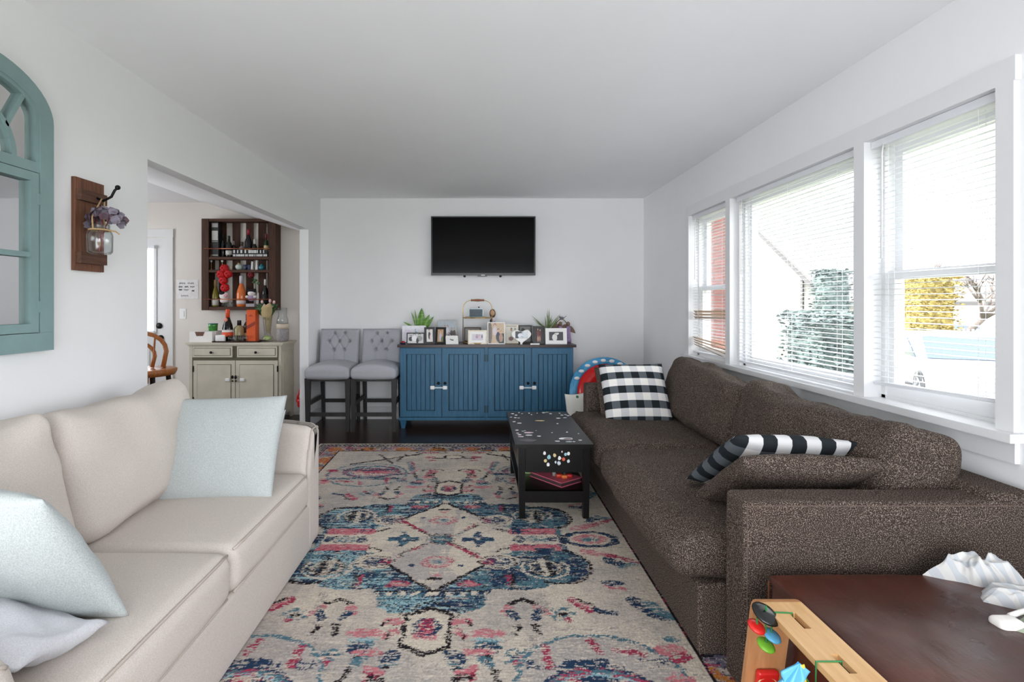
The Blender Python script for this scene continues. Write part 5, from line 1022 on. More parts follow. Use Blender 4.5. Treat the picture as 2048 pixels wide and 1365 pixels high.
def bottle(label, px, pw, py_top, zb, Y, col, cap, lab=None, capf=.25, shape='wine', cat='bottle', mat_glass=None, labz=(.15, .45), lean=0):
    x_ = PX(px, Y); R_ = pw * Y / F / 2; H = PZ(py_top, Y) - zb; r = thing('bottle', label, cat, (x_, Y, zb))
    if shape == 'wine': pr = [(R_ * .9, 0), (R_, .01), (R_, H * .55), (R_ * .8, H * .64), (R_ * .38, H * .74), (R_ * .36, H * (1 - capf * .0) - .01), (R_ * .36, H - .008), (0, H - .008)]
    elif shape == 'champ': pr = [(R_ * .9, 0), (R_, .012), (R_, H * .40), (R_ * .86, H * .52), (R_ * .42, H * .72), (R_ * .34, H * .8), (R_ * .34, H - .01), (0, H - .01)]
    else: pr = [(R_ * .95, 0), (R_, .01), (R_, H * .6), (R_ * .85, H * .68), (R_ * .35, H * .76), (R_ * .33, H - .01), (0, H - .01)]
    m = mat_glass or plain('bottle_%d_%d_%d' % col, col, .1, var=.05)
    body = MB().lathe(pr, (x_, Y, zb), 18).build('glass_body', m, r, smooth=40)
    MB().lathe([(R_ * .40, H * (1 - capf)), (R_ * .40, H - .003), (R_ * .36, H), (0, H)], (x_, Y, zb), 14).build('cap', plain('cap_%d_%d_%d' % cap, cap, .4), r, smooth=40)
    if lab: MB().lathe([(R_ * 1.015, H * labz[0]), (R_ * 1.015, H * labz[1])], (x_, Y, zb), 18).build('bottle_label', plain('lab_%d_%d_%d' % lab, lab, .6), body, smooth=40)
    if lean: r.rotation_euler = (0, R(lean), 0)
    return r
# top tier
Y1 = 5.665
x0, x1 = PX(426, Y1), PX(440, Y1); r = thing('gift_box', 'tall black bottle gift box with white labels on the shelf top tier', 'box', ((x0 + x1) / 2, Y1, S1)); hgt = PZ(446, Y1) - S1
MB().box(x0, x1, Y1 - .035, Y1 + .04, S1, S1 + hgt).build('carton', plain('box_black', (34, 36, 36), .5), r, bevel=.002)
for (pa_, pb_, c_) in ((447, 455, (170, 168, 166)), (462, 481, (196, 194, 190)), (483, 484, (200, 198, 190)), (510, 511.5, (190, 188, 170))): MB().box(x0 + .006, x1 - .006, Y1 - .0365, Y1 - .034, PZ(pb_, Y1 - .03), PZ(pa_, Y1 - .03)).build('printed_label', plain('lab_%d' % c_[2], c_, .6), r)
bottle('amber bottle partly hidden behind the black gift box', 422, 6, 486, S1, 5.70, (120, 66, 34), (110, 60, 36), shape='wine')
bottle('tall black bottle beside the gift box on the top tier', 446, 11, 468, S1, 5.69, (20, 22, 26), (18, 18, 18))
bottle('silver-shouldered dark bottle with white stripes on the top tier', 458, 12, 472, S1, 5.64, (20, 22, 20), (20, 34, 26), (216, 214, 210), labz=(.1, .3))
bottle('dark bottle with slanted silver label left of the pink-domed bottle', 470, 12, 482, S1, 5.69, (22, 20, 20), (150, 146, 144), (190, 186, 186), labz=(.2, .42), lean=-6)
bottle('clear round decanter lying behind the dark bottles', 484, 13, 484, S1, 5.70, (150, 138, 134), (90, 80, 76))
bottle('black bottle with a red domed stopper on the top tier', 497, 14, 459, S1, 5.665, (24, 20, 26), (150, 26, 48), (200, 150, 90), capf=.2, labz=(.05, .3))
bottle('short dark bottle with a white neck label on the top tier', 509, 10, 479, S1, 5.66, (26, 28, 26), (216, 222, 220), (210, 218, 220), capf=.35, labz=(.12, .26))
bottle('green whiskey bottle with cream label at the right of the top tier', 532.5, 9, 468, S1, 5.665, (30, 62, 36), (110, 22, 40), (214, 196, 150), labz=(.25, .5))
r = thing('wooden_sign', 'narrow black sign with white lettering on the shelf top tier', 'sign', (PX(500, 5.625), 5.625, S1)); Yq = 5.625
MB().box(PX(465, Yq), PX(535, Yq), Yq, Yq + .01, S1, PZ(500, Yq)).build('sign_board', plain('sign_black', (18, 18, 20), .6), r)
random.seed(5)
for (py, hh, xa_, xb__) in ((503.5, 6, 467, 528), (511, 4, 466, 534)):
    xx = xa_
    while xx < xb__:
        w_ = random.uniform(1.2, 3.0) if hh < 5 else random.uniform(1.5, 4.5)
        MB().box(PX(xx, Yq), PX(xx + w_ * .8, Yq), Yq - .0015, Yq, PZ(py + hh / 2, Yq), PZ(py - hh / 2, Yq)).build('letter', 'white_plastic', r); xx += w_ + random.choice((.3, .3, 1.6 if hh < 5 else 4))
# middle tier
def flute(label, px, py_top, zb, Y):
    x_ = PX(px, Y); H = PZ(py_top, Y) - zb; r = thing('candlestick', label, 'candlestick', (x_, Y, zb)); MB().lathe([(.014, 0), (.012, .01), (.004, .02), (.003, H * .7), (.004, H * .8)], (x_, Y, zb), 12).build('stem', 'brass', r, smooth=50); MB().lathe([(.004, H * .78), (.013, H * .9), (.012, H), (0, H)], (x_, Y, zb), 12).build('cup', 'white_frame', r, smooth=50)
flute('slim brass candlestick with white cup at the left of the middle tier', 422.5, 521, S2, 5.66); flute('slim brass candlestick with white cup behind the red flowers', 444.5, 521, S2, 5.66)
tag(MB().lathe([(.01, 0), (.018, .03), (.008, .05), (0, .05)], (PX(462, 5.67), 5.67, S2), 12).build('figurine', 'cream_frame', smooth=50), 'tiny cream figurine just right of the red flowers', 'figurine')
r = thing('ginger_jar', 'round pale mint jar with a gold lid on the middle tier', 'jar', (PX(478, 5.66), 5.66, S2)); MB().ball((PX(478, 5.66), 5.66, S2 + .036), (.040, .036, .036), 18, 12).build('jar_body', plain('mint_glaze', (196, 208, 202), .25), r, smooth=60); MB().lathe([(.016, .068), (.018, .078), (.008, .088), (0, .088)], (PX(478, 5.66), 5.66, S2), 14).build('lid', 'brass', r, smooth=50)
for px, c_, lb in ((490, (70, 84, 112), 'small navy blue glass beside the mint jar'), (496, (96, 108, 140), 'small slate blue glass second from the mint jar')): tag(MB().lathe([(.017, 0), (.021, .06), (.019, .06), (.015, .004), (0, .004)], (PX(px, 5.66), 5.66 + (px - 490) * .004, S2), 16).build('shot_glass', plain('blue_cup_%d' % px, c_, .15), smooth=40), lb, 'glass')
for px, py, lb in ((504.5, 523, 'white tapered pepper mill on the middle tier'), (513.5, 521, 'white tapered salt mill beside the teal vase')):
    x_ = PX(px, 5.655); H = PZ(py, 5.655) - S2; r = thing('mill', lb, 'mill', (x_, 5.655, S2)); MB().lathe([(.015, 0), (.014, .02), (.010, H * .6), (.013, H * .75), (.008, H * .8)], (x_, 5.655, S2), 12).build('mill_body', 'white_frame', r, smooth=50); MB().ball((x_, 5.655, S2 + H * .9), (.012, .012, H * .12)).build('mill_top', 'white_plastic', r, smooth=60)
r = tag(MB().lathe([(.018, 0), (.03, .016), (.032, .034), (.022, .054), (.012, .06), (.016, .066), (0, .062)], (PX(523.5, 5.66), 5.66, S2), 18).build('small_vase', plain('teal_glaze', (36, 120, 138), .25), smooth=50), 'small round teal vase on the middle tier', 'vase')
# bottom tier
bottle('yellow-green white wine bottle at the left of the bottom tier', 430.5, 13, 560, S3, 5.66, (126, 118, 40), (176, 150, 100), (216, 214, 206), shape='champ', labz=(.05, .28))
bottle('orange rose wine bottle with a silver neck on the bottom tier', 482.5, 18, 552, S3, 5.655, (222, 116, 56), (206, 206, 214), (216, 206, 204), shape='champ', labz=(.08, .2))
bottle('black bottle with white cap at the right of the bottom tier', 530.5, 12, 559, S3, 5.66, (18, 18, 22), (214, 210, 206), (30, 30, 34), capf=.22)
def rose(par, c_, s_, m):
    for lay, n_ in ((1.0, 5), (.62, 4)):
        for k in range(n_):
            a_ = 2 * math.pi * k / n_ + lay * 2; d = Vector((math.cos(a_), -.3, math.sin(a_))).normalized(); M = d.to_track_quat('Z', 'Y').to_matrix(); MB().ball(Vector(c_) + d * s_ * .5 * lay + Vector((0, -s_ * .5 * (1 - lay), 0)), (s_ * .5, s_ * .42, s_ * .22), 8, 5, M).build('petal', m, par, smooth=60)
plain('rose_red', (196, 14, 24), .6, var=.35, scale=50); plain('rose_dark', (120, 16, 26), .6, var=.3, scale=50); plain('leaf_green', (52, 92, 52), .5, var=.3)
Yr = 5.625; r = thing('rose_bunch', 'tall bunch of bright red roses hanging over the bottom tier', 'flowers', (PX(448, Yr), Yr, S3))
for (px, py) in ((449, 537), (442, 549), (457, 548), (447, 561), (450, 576)): rose(r, P(px, py, Yr), .066, 'rose_red')
MB().tube([(PX(449, Yr), Yr + .03, S3), (PX(449, Yr), Yr + .03, PZ(540, Yr))], .008, 6).build('stem', 'leaf_green', r)
Yr = 5.64; r = thing('single_rose', 'single dark red rose with green leaves on the bottom tier', 'flower', (PX(513, Yr), Yr, S3)); rose(r, P(502, 550, Yr), .05, 'rose_dark')
MB().tube([P(503, 552, Yr + .02), P(510, 562, Yr + .02), (PX(514, Yr), Yr + .02, S3)], .004, 6).build('stem', 'leaf_green', r, smooth=60)
for (px, py, s_) in ((511, 561, .03), (517, 567, .03), (507, 565, .024)): MB().ball(P(px, py, Yr + .01), (s_ * .8, .006, s_ * .5), 8, 5).build('leaf', 'leaf_green', r, smooth=60)
MB().lathe([(.014, 0), (.016, .1), (.012, .16), (0, .16)], (PX(514, Yr), Yr + .02, S3), 12).build('stem_vase', 'white_frame', r, smooth=50)
plain('plush_black', (26, 24, 30), .95); plain('plush_white', (232, 226, 224), .95); plain('plush_pink', (222, 170, 176), .95); plain('plush_lilac', (160, 140, 170), .95)
Yc = 5.62; r = thing('plush_toy', 'black, white and pink plush animal left of the orange bottle', 'plush toy', (PX(448, Yc), Yc, S3)); c_ = P(448, 592, Yc)
MB().ball(c_, (.052, .03, .044), 16, 10).build('body', 'plush_white', r, smooth=60); MB().ball(c_ + Vector((-.012, -.008, .026)), (.034, .028, .02), 12, 8).build('patch', 'plush_black', r, smooth=60); MB().ball(c_ + Vector((.03, -.018, .0)), (.024, .02, .02), 12, 8).build('snout', 'plush_pink', r, smooth=60); MB().ball(c_ + Vector((0, 0, -.055)), (.045, .03, .03), 12, 8).build('base', 'plush_white', r, smooth=60)
r = thing('plush_toy', 'black and white plush animal in lilac right of the orange bottle', 'plush toy', (PX(504, Yc), Yc, S3)); c_ = P(503, 587, Yc)
MB().ball(c_, (.042, .03, .036), 16, 10).build('head', 'plush_white', r, smooth=60); MB().ball(c_ + Vector((0, .004, .022)), (.046, .03, .024), 14, 8).build('hood', 'plush_black', r, smooth=60); MB().ball(c_ + Vector((0, 0, -.055)), (.046, .03, .034), 14, 8).build('body', 'plush_lilac', r, smooth=60)
for s_ in (-1, 1): MB().ball(c_ + Vector((s_ * .045, -.01, -.04)), (.02, .018, .016)).build('paw', 'plush_white', r, smooth=60); MB().ball(c_ + Vector((s_ * .036, .0, .04)), (.014, .01, .014)).build('ear', 'plush_black', r, smooth=60)
MB().box(c_.x - .05, c_.x + .045, Yc - .03, Yc + .03, S3, S3 + .035).build('base', plain('fig_stone', (170, 164, 168), .7), r, bevel=.008)
for i, px in enumerate((446, 453.5, 460.5, 467)): tag(MB().lathe([(.014, 0), (.017, .05), (.015, .05), (.012, .006), (0, .006)], (PX(px, 5.612), 5.612 if i % 2 else 5.60 + .012, S3), 14).build('shot_glass', 'clear_glass', smooth=40), 'clear shot glass before the pink-nosed plush, %s from the white wine bottle' % ('first', 'second', 'third', 'fourth')[i], 'glass', 'clear shot glasses on the pallet shelf')

# ------------------------------------------------------------------ sage cabinet in the dining room
Yc = 5.36; r = thing('buffet_cabinet', 'distressed cream buffet cabinet with two drawers and two doors', 'cabinet', (PX(470, Yc), 5.54, 0))
cb0, cb1 = PX(378.5, Yc), PX(562, Yc); CT = .857
MB().box(cb0, cb1, Yc, 5.735, .11, CT - .03).build('cabinet_body', 'sage_paint', r, bevel=.003)
b_ = MB(); b_.box(PX(373, Yc), PX(567, Yc), Yc - .025, 5.745, CT - .022, CT); b_.box(cb0 - .012, cb1 + .012, Yc - .012, 5.74, CT - .036, CT - .022); b_.build('cabinet_top', 'sage_paint', r, bevel=.005)
MB().box(cb1 - .001, cb1 + .006, Yc + .05, 5.69, .2, .76).build('side_panel', 'sage_paint', r, bevel=.004)
b_ = MB(); b_.prism([(cb0, .11), (cb0, 0), (cb0 + .07, 0), (cb0 + .1, .06), (cb0 + .2, .085), (cb1 - .2, .085), (cb1 - .1, .06), (cb1 - .07, 0), (cb1, 0), (cb1, .11)], 'Y', Yc, Yc + .025); b_.build('apron_front', 'sage_paint', r, fixn=True)
b_ = MB(); b_.prism([(Yc + .025, .11), (Yc + .025, 0), (Yc + .09, 0), (Yc + .12, .07), (5.62, .07), (5.66, 0), (5.735, 0), (5.735, .11)], 'X', cb1 - .022, cb1); b_.build('apron_side', 'sage_paint', r, fixn=True)
for xx in (cb0,): MB().box(xx, xx + .022, Yc + .025, 5.735, 0, .11).build('apron_side', 'sage_paint', r)
def panel(nm, p0, p1, y0_, y1_, par, ins, m='sage_paint'):
    x0, x1, z1, z0 = PX(p0, Yc), PX(p1, Yc), PZ(y0_, Yc), PZ(y1_, Yc); o_ = MB().box(x0, x1, Yc - .012, Yc + .004, z0, z1).build(nm, m, par, bevel=.003)
    MB().box(x0 + ins - .005, x1 - ins + .005, Yc - .0135, Yc - .011, z0 + ins - .005, z1 - ins + .005).build('groove', 'sage_groove', o_); MB().box(x0 + ins, x1 - ins, Yc - .018, Yc - .0125, z0 + ins, z1 - ins).build('panel_field', m, o_, bevel=.003); return o_
MB().box(PX(384.5, Yc), PX(557, Yc), Yc - .001, Yc + .002, .13, PZ(692, Yc)).build('face_gap', 'sage_groove', r)
for (p0, p1, kx) in ((386, 465.5, 424.5), (475, 555, 513.5)): o_ = panel('drawer', p0, p1, 693, 715, r, .022); MB().ball((PX(kx, Yc), Yc - .03, PZ(705, Yc)), (.014, .012, .014)).build('knob', 'black_metal', o_, smooth=60)
for (p0, p1, kx, lx) in ((388, 471, 467, 457), (472.5, 556, 473.5, 486)):
    o_ = panel('door', p0, p1, 721.5, 828, r, .045); MB().ball((PX(kx, Yc), Yc - .026, PZ(754, Yc)), (.012, .012, .02)).build('handle', 'black_metal', o_, smooth=60); MB().ball((PX(kx, Yc), Yc - .022, PZ(762, Yc)), (.009, .009, .009)).build('keyhole_plate', 'black_metal', o_, smooth=60); MB().cbox((PX(lx, Yc), Yc - .022, PZ(760, Yc)), (.05, .016, .034), .007, seg=2, k=3).build('child_lock', 'white_plastic', o_, smooth=60)
    hx_ = p0 if p0 < 400 else p1
    for py in (738, 800): MB().box(PX(hx_, Yc) - .006, PX(hx_, Yc) + .006, Yc - .016, Yc, PZ(py + 6, Yc), PZ(py - 6, Yc)).build('hinge', 'black_metal', o_)
# things on the cabinet
Y0 = 5.45; x0, x1 = PX(383, Y0), PX(428, Y0); r = thing('napkin_box', 'white box with a brown bowl-shaped emblem at the cabinet left end', 'box', ((x0 + x1) / 2, Y0, CT)); hN = PZ(663, Y0) - CT
MB().box(x0, x1, Y0 - .04, Y0 + .08, CT, CT + hN).build('carton', 'white_frame', r, bevel=.003)
MB().prism([(PX(394, Y0), CT + hN - .004), (PX(413, Y0), CT + hN - .004), (PX(410, Y0), CT + hN - .05), (PX(397, Y0), CT + hN - .05)], 'Y', Y0 - .042, Y0 - .039).build('printed_bowl', plain('brown_print', (104, 70, 54), .6), r, fixn=True)
r = thing('candle_jar', 'green glass candle jar standing on the white boxes', 'candle', (PX(426, 5.5), 5.5, PZ(662, 5.5))); MB().lathe([(.045, 0), (.05, .08), (.048, .082), (.044, .005), (0, .005)], (PX(426, 5.5), 5.5, PZ(662, 5.5)), 22).build('jar', plain('green_jar', (66, 140, 60), .12, var=.35, scale=12), r, smooth=40); MB().lathe([(.05, .075), (.051, .082), (0, .082)], (PX(426, 5.5), 5.5, PZ(662, 5.5)), 22).build('rim', plain('teal_rim', (50, 120, 140), .2), r, smooth=40)
Y0 = 5.52; MBx = MB().box(PX(428, Y0) - .015, PX(436, Y0), Y0 - .05, Y0 + .08, CT, PZ(662, 5.5) - .0005); tag(MBx.build('storage_box', 'white_frame', bevel=.003), 'plain white box under the green candle jar', 'box')
Y0 = 5.46; r = thing('serving_tray', 'dark wooden serving tray under the bottles on the cabinet', 'tray', (PX(478, Y0), Y0, CT)); MB().box(PX(433, Y0), PX(523, Y0), Y0 - .09, Y0 + .14, CT, CT + .006).build('tray_base', 'sideboard_top', r)
for (a_, b_, c_, d_) in ((PX(433, Y0), PX(523, Y0), Y0 - .095, Y0 - .085), (PX(433, Y0), PX(523, Y0), Y0 + .135, Y0 + .145), (PX(433, Y0), PX(433, Y0) + .01, Y0 - .085, Y0 + .135), (PX(523, Y0) - .01, PX(523, Y0), Y0 - .085, Y0 + .135)): MB().box(a_, b_, c_, d_, CT, CT + .014).build('tray_rim', 'sideboard_top', r)
ZT = CT + .0065
tag(MB().cbox((PX(444, 5.45), 5.45, ZT + .036), (.105, .09, .07), .01, seg=2, k=3).build('coaster_box', 'white_plastic', smooth=60), 'small white box on the left of the serving tray', 'box')
r = bottle('dark champagne bottle with an orange foil neck and orange label', 455.5, 20, 619, ZT, 5.48, (22, 26, 24), (226, 84, 44), (226, 222, 218), capf=.27, shape='champ', labz=(.20, .36))
x_ = PX(455.5, 5.48); MB().lathe([(.0562, .05), (.0566, .07), (.0562, .1)], (x_, 5.48, ZT), 18).build('label_band', plain('veuve_orange', (226, 84, 44), .5), r, smooth=40); MB().ball((x_, 5.435, ZT + .235), (.022, .012, .022)).build('neck_label', plain('neck_lab', (226, 150, 130), .5), r, smooth=60)
bottle('square clear liquor bottle with a black stopper on the tray', 478.5, 20, 641, ZT, 5.52, (168, 160, 120), (24, 26, 28), None, capf=.28, shape='sq')
bottle('dark green bottle behind the clear liquor bottle', 486, 10, 655, ZT, 5.56, (20, 40, 26), (20, 30, 24), None)
bottle('slim dark brown bottle half hidden by the orange box', 494.5, 14, 629, ZT, 5.55, (46, 22, 16), (30, 20, 18), (150, 140, 90), labz=(.08, .3))
for i, px in enumerate((461, 466.5, 472, 477.5, 483, 488.5, 493)): tag(MB().lathe([(.02, 0), (.025, .066), (.023, .066), (.018, .008), (0, .008)], (PX(px, 5.41), 5.405 + (.03 if i % 2 else 0), ZT), 16).build('shot_glass', 'clear_glass', smooth=40), 'clear cut shot glass on the serving tray, %s from the champagne bottle' % ('first', 'second', 'third', 'fourth', 'fifth', 'sixth', 'seventh')[i], 'glass', 'clear shot glasses on the serving tray')
Y0 = 5.44; x0, x1 = PX(495.5, Y0), PX(513, Y0); hB = PZ(620, Y0) - ZT; r = thing('champagne_box', 'tall bright orange champagne gift box on the serving tray', 'box', ((x0 + x1) / 2, Y0, ZT))
g = plain('box_orange', (222, 92, 40), .5); MB().box(x0, x1, Y0 - .03, Y0 + .065, ZT, ZT + hB).build('carton', g, r, bevel=.002)
MB().prism([(x0 + .001, ZT + hB * .38), (x1 - .001, ZT + hB * .53), (x1 - .001, ZT + hB * .64), (x0 + .001, ZT + hB * .49)], 'Y', Y0 - .0315, Y0 - .029).build('diagonal_band', plain('box_brown', (150, 54, 34), .5), r, fixn=True)
xc_ = (x0 + x1) / 2; MB().box(xc_ - .025, xc_ + .022, Y0 - .0315, Y0 - .029, ZT + hB * .795, ZT + hB * .81).build('printed_mark', 'box_brown', r); MB().prism([(xc_ - .012, ZT + hB * .82), (xc_ + .01, ZT + hB * .82), (xc_ - .001, ZT + hB * .86)], 'Y', Y0 - .0315, Y0 - .029).build('printed_mark', 'box_brown', r, fixn=True)
for k in range(3): MB().box(xc_ - .018, xc_ + .02, Y0 - .0315, Y0 - .029, ZT + hB * (.12 + .04 * k), ZT + hB * (.13 + .04 * k)).build('printed_mark', plain('mark_light', (196, 74, 34), .5), r)
Y0 = 5.48; x_ = PX(535, Y0); r = thing('flower_vase', 'footed glass vase with a paper-wrapped bouquet of tulips', 'vase', (x_, Y0, CT)); Hv = PZ(634, Y0) - CT
MB().lathe([(.05, 0), (.062, .02), (.055, .05), (.036, .075), (.036, .1), (.045, Hv * .75), (.052, Hv), (.049, Hv), (.042, Hv * .75), (.032, .1), (.032, .08), (0, .07)], (x_, Y0, CT), 24).build('glass_vase', 'clear_glass', r, smooth=50)
MB().ball((x_, Y0, CT + .04), (.042, .042, .028), 14, 8).build('marbles', plain('vase_green', (176, 196, 120), .2, var=.3, scale=60), r, smooth=60)
plain('kraft_paper', (186, 166, 122), .85, var=.15, scale=12)
MB().lathe([(.016, .09), (.03, Hv * .7), (.044, Hv + .02), (.075, Hv + .09), (.06, Hv + .12)], (x_ + .01, Y0, CT), 12).build('paper_wrap', 'kraft_paper', r, smooth=30)
o_ = leaf((x_ + .0, Y0 - .03, CT + Hv * .9), (.15, -.2, 1), .19, .12, (.03, 0, 0), fold=.3).build('paper_flap', 'kraft_paper', r, smooth=40); o_.modifiers.new('thickness', 'SOLIDIFY').thickness = .002
random.seed(3)
for k in range(16):
    an = random.uniform(-.8, .6); o_ = leaf((x_ + random.uniform(-.03, .03), Y0 + random.uniform(-.02, .03), CT + Hv), (math.sin(an), random.uniform(-.3, .2), math.cos(an)), random.uniform(.12, .2), .055, (math.sin(an) * .03, 0, 0)).build('leaf', 'leaf_green', r, smooth=60); o_.modifiers.new('thickness', 'SOLIDIFY').thickness = .002
for (px, py) in ((529, 612), (548, 605), (540, 602), (524, 604)): MB().ball(P(px, py, Y0 - .02), (.014, .014, .02)).build('tulip', plain('tulip_pink', (222, 184, 190), .6), r, smooth=60)
Y0 = 5.5; x_ = PX(565, Y0); r = thing('carafe', 'glass carafe with cream collar and grey textured base at the cabinet right', 'carafe', (x_, Y0, CT)); Hc = PZ(616, Y0) - CT
MB().lathe([(.052, 0), (.066, .03), (.068, Hc * .36), (.064, Hc * .38)], (x_, Y0, CT), 24).build('textured_base', plain('carafe_grey', (150, 146, 146), .5, var=.3, scale=90, bump=.5), r, smooth=50); MB().lathe([(.064, Hc * .38), (.063, Hc * .53)], (x_, Y0, CT), 24).build('collar', plain('carafe_cream', (214, 200, 178), .5), r, smooth=50)
MB().lathe([(.063, Hc * .53), (.06, Hc * .66), (.046, Hc * .75), (.05, Hc), (.047, Hc), (.043, Hc * .75), (.056, Hc * .66), (.059, Hc * .53)], (x_, Y0, CT), 24).build('glass_neck', 'clear_glass', r, smooth=50)

# ------------------------------------------------------------------ oak chair and vacuum
Yo = 4.3; sx_ = PX(300, Yo); r = thing('dining_chair', 'bow-back oak dining chair seen at the edge of the opening', 'chair', (sx_ - .12, Yo, 0))
zs = PZ(738, Yo); xc = sx_ - .10; 
MB().lathe([(.22, -.055), (.235, -.03), (.24, -.008), (.225, 0), (.1, -.006), (0, -.008)], (xc + .06, Yo, zs), 28).build('seat', 'oak', r, smooth=50)
MB().prism([(xc - .1, zs - .145), (xc + .03, zs - .145), (xc + .14, zs - .125), (xc + .2, zs - .1), (xc + .2, zs - .03), (xc - .1, zs - .03)], 'Y', Yo - .19, Yo - .168).build('seat_apron', 'oak', r, fixn=True, bevel=.004)
bow = [(xc - .26, Yo + .1, zs), (xc - .28, Yo + .12, zs + .12)] + [(xc - .06 + .22 * math.cos(R(a_)), Yo + .13, zs + .14 + .16 * math.sin(R(a_))) for a_ in range(180, -1, -20)] + [(xc + .15, Yo + .1, zs)]
MB().tube(bow, .019, 8).build('bow', 'oak', r, smooth=60); MB().tube([(a_ * .55 + (xc - .06) * .45, b_ - .004, zs + (c_ - zs) * .68) for a_, b_, c_ in bow], .016, 8).build('inner_bow', 'oak', r, smooth=60)
for k in range(4): xx = xc - .18 + k * .08; MB().tube([(xx, Yo + .1, zs), (xx - .0, Yo + .128, zs + .27)], .008, 6).build('spindle', 'oak', r)
for (dx, dy) in ((-.12, -.15), (.16, -.13), (-.12, .15), (.16, .13)): MB().tube([(xc + .06 + dx * .8, Yo + dy * .8, zs - .03), (xc + .06 + dx, Yo + dy, .25), (xc + .06 + dx * 1.1, Yo + dy * 1.1, 0)], [.02, .018, .012], 8).build('leg', plain('chair_leg_dark', (50, 40, 36), .5), r, smooth=60)
Yv = 5.22; r = thing('stick_vacuum', 'red and black stick vacuum leaning behind the opening jamb', 'vacuum', (PX(602, Yv), Yv, 0)); plain('vac_red', (176, 16, 26), .3)
MB().tube([P(603, 744, Yv), P(601, 776, Yv)], .012, 8).build('wand', 'black_plastic', r, smooth=60)
MB().tube([P(601, 776, Yv), P(596, 792, Yv), P(595, 802, Yv), P(601, 812, Yv)], [.01, .013, .016, .018], 8).build('handle_loop', 'vac_red', r, smooth=60); MB().cbox(P(602, 806, Yv), (.07, .08, .1), .03, seg=2, k=3).build('dust_bin', 'vac_red', r, smooth=60)
MB().tube([P(597, 808, Yv), P(601, 824, Yv)], .01, 8).build('lower_trim', plain('vac_grey', (130, 128, 122), .4), r, smooth=60); MB().tube([P(603, 812, Yv), (PX(604, Yv), Yv, .04)], .016, 8).build('lower_tube', 'black_plastic', r, smooth=60); MB().cbox((PX(604, Yv), Yv, .03), (.1, .2, .055), .02, seg=2, k=3).build('floor_head', 'black_plastic', r, smooth=60)

# ------------------------------------------------------------------ outdoors
GZ = -.84
g = NG('lawn'); n1 = g.noise(g.coord(), 5, 6, .7); g.set(g.ramp(n1, [(.3, s2l((104, 110, 82))), (.7, s2l((136, 138, 112)))]), .95); MATS['lawn'] = g.m
structure(MB().box(2.0, 60, -30, 70, GZ - .2, GZ).build('ground', 'lawn'))
plain('asphalt', (132, 132, 134), .9, var=.1, scale=20); structure(MB().box(8.6, 12.0, -30, 70, GZ, GZ + .015).build('street', 'asphalt'))
# brick porch pier seen through the far narrow window
r = thing('brick_pier', 'red brick porch pier outside the farthest narrow window', 'brick wall', (2.75, 5.3, GZ)); plain('mortar', (130, 116, 108), .9); plain('brick_red', (120, 62, 54), .9, var=.25, scale=9)
MB().box(2.36, 2.61, 5.22, 5.6, GZ, 2.9).build('mortar_core', 'mortar', r)
pb = None
for row in range(34):
    for k in range(5):
        x_ = 2.355 + k * .212 - (.106 if row % 2 else 0); z_ = .25 + row * .075; xa_, xb_ = max(2.345, x_), min(2.62, x_ + .2)
        if xb_ - xa_ < .05: continue
        if pb is None:
            pb = MB().box(0, 1, -.012, 0, 0, .063).build('brick', 'brick_red', None); base = pb.data
            base.transform(Matrix.Translation(pb.location)); pb.location = (0, 0, 0); pb.parent = r; o_ = pb
        else: o_ = bpy.data.objects.new('brick', base); COL.objects.link(o_); o_.parent = r
        o_.matrix_basis = Matrix.Translation(Vector((xa_, 5.222, z_)) - r.location) @ Matrix.Diagonal((xb_ - xa_, 1, 1, 1))
# white gabled neighbour house
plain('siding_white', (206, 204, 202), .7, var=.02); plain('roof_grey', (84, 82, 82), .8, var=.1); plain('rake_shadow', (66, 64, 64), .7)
Xh = 14.0; r = thing('house', 'white gabled house next door seen through the middle window', 'house', (17, 30, GZ)); yc0 = 21.56; pk = 33.0; sl_ = (PZ(440, 25.4) - 1.34) / (25.4 - 19.37); ez = 1.34
rz = lambda y_: ez + sl_ * (y_ - 19.37)
MB().prism([(yc0, GZ), (yc0, rz(yc0) - .1), (pk, rz(pk) - .1), (2 * pk - yc0, rz(yc0) - .1), (2 * pk - yc0, GZ)], 'X', Xh, 20).build('gable_wall', 'siding_white', r, fixn=True)
for sg in (0, 1):
    yy = (lambda y_: y_) if sg == 0 else (lambda y_: 2 * pk - y_)
    MB().prism([(yy(19.2), rz(19.2) - .02), (yy(19.2), rz(19.2) + .14), (yy(pk), rz(pk) + .14), (yy(pk), rz(pk) - .02)], 'X', Xh - .35, 20.3).build('roof', 'roof_grey', r, fixn=True)
    MB().prism([(yy(19.2), rz(19.2) - .2), (yy(19.2), rz(19.2) + .0), (yy(pk), rz(pk) + .0), (yy(pk), rz(pk) - .2)], 'X', Xh - .37, Xh - .34).build('rake_board', 'rake_shadow', r, fixn=True)  # dark colour paints in the shadow line under the roof overhang
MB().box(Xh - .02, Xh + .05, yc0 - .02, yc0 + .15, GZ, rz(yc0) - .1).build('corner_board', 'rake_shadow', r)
sb = None
for k in range(22):
    z_ = GZ + .15 + k * .16; yb_ = min(2 * pk - yc0, 34.0)
    if sb is None: sb = MB().hexa([(Xh - .022, yc0, z_), (Xh, yc0, z_), (Xh, yb_, z_), (Xh - .022, yb_, z_)], [(Xh - .004, yc0, z_ + .155), (Xh, yc0, z_ + .155), (Xh, yb_, z_ + .155), (Xh - .004, yb_, z_ + .155)]).build('siding_board', 'siding_white', r); zf = z_
    elif z_ + .16 < rz(yc0) - .1: share(sb, 'siding_board', r, Matrix.Translation((0, 0, z_ - zf)))
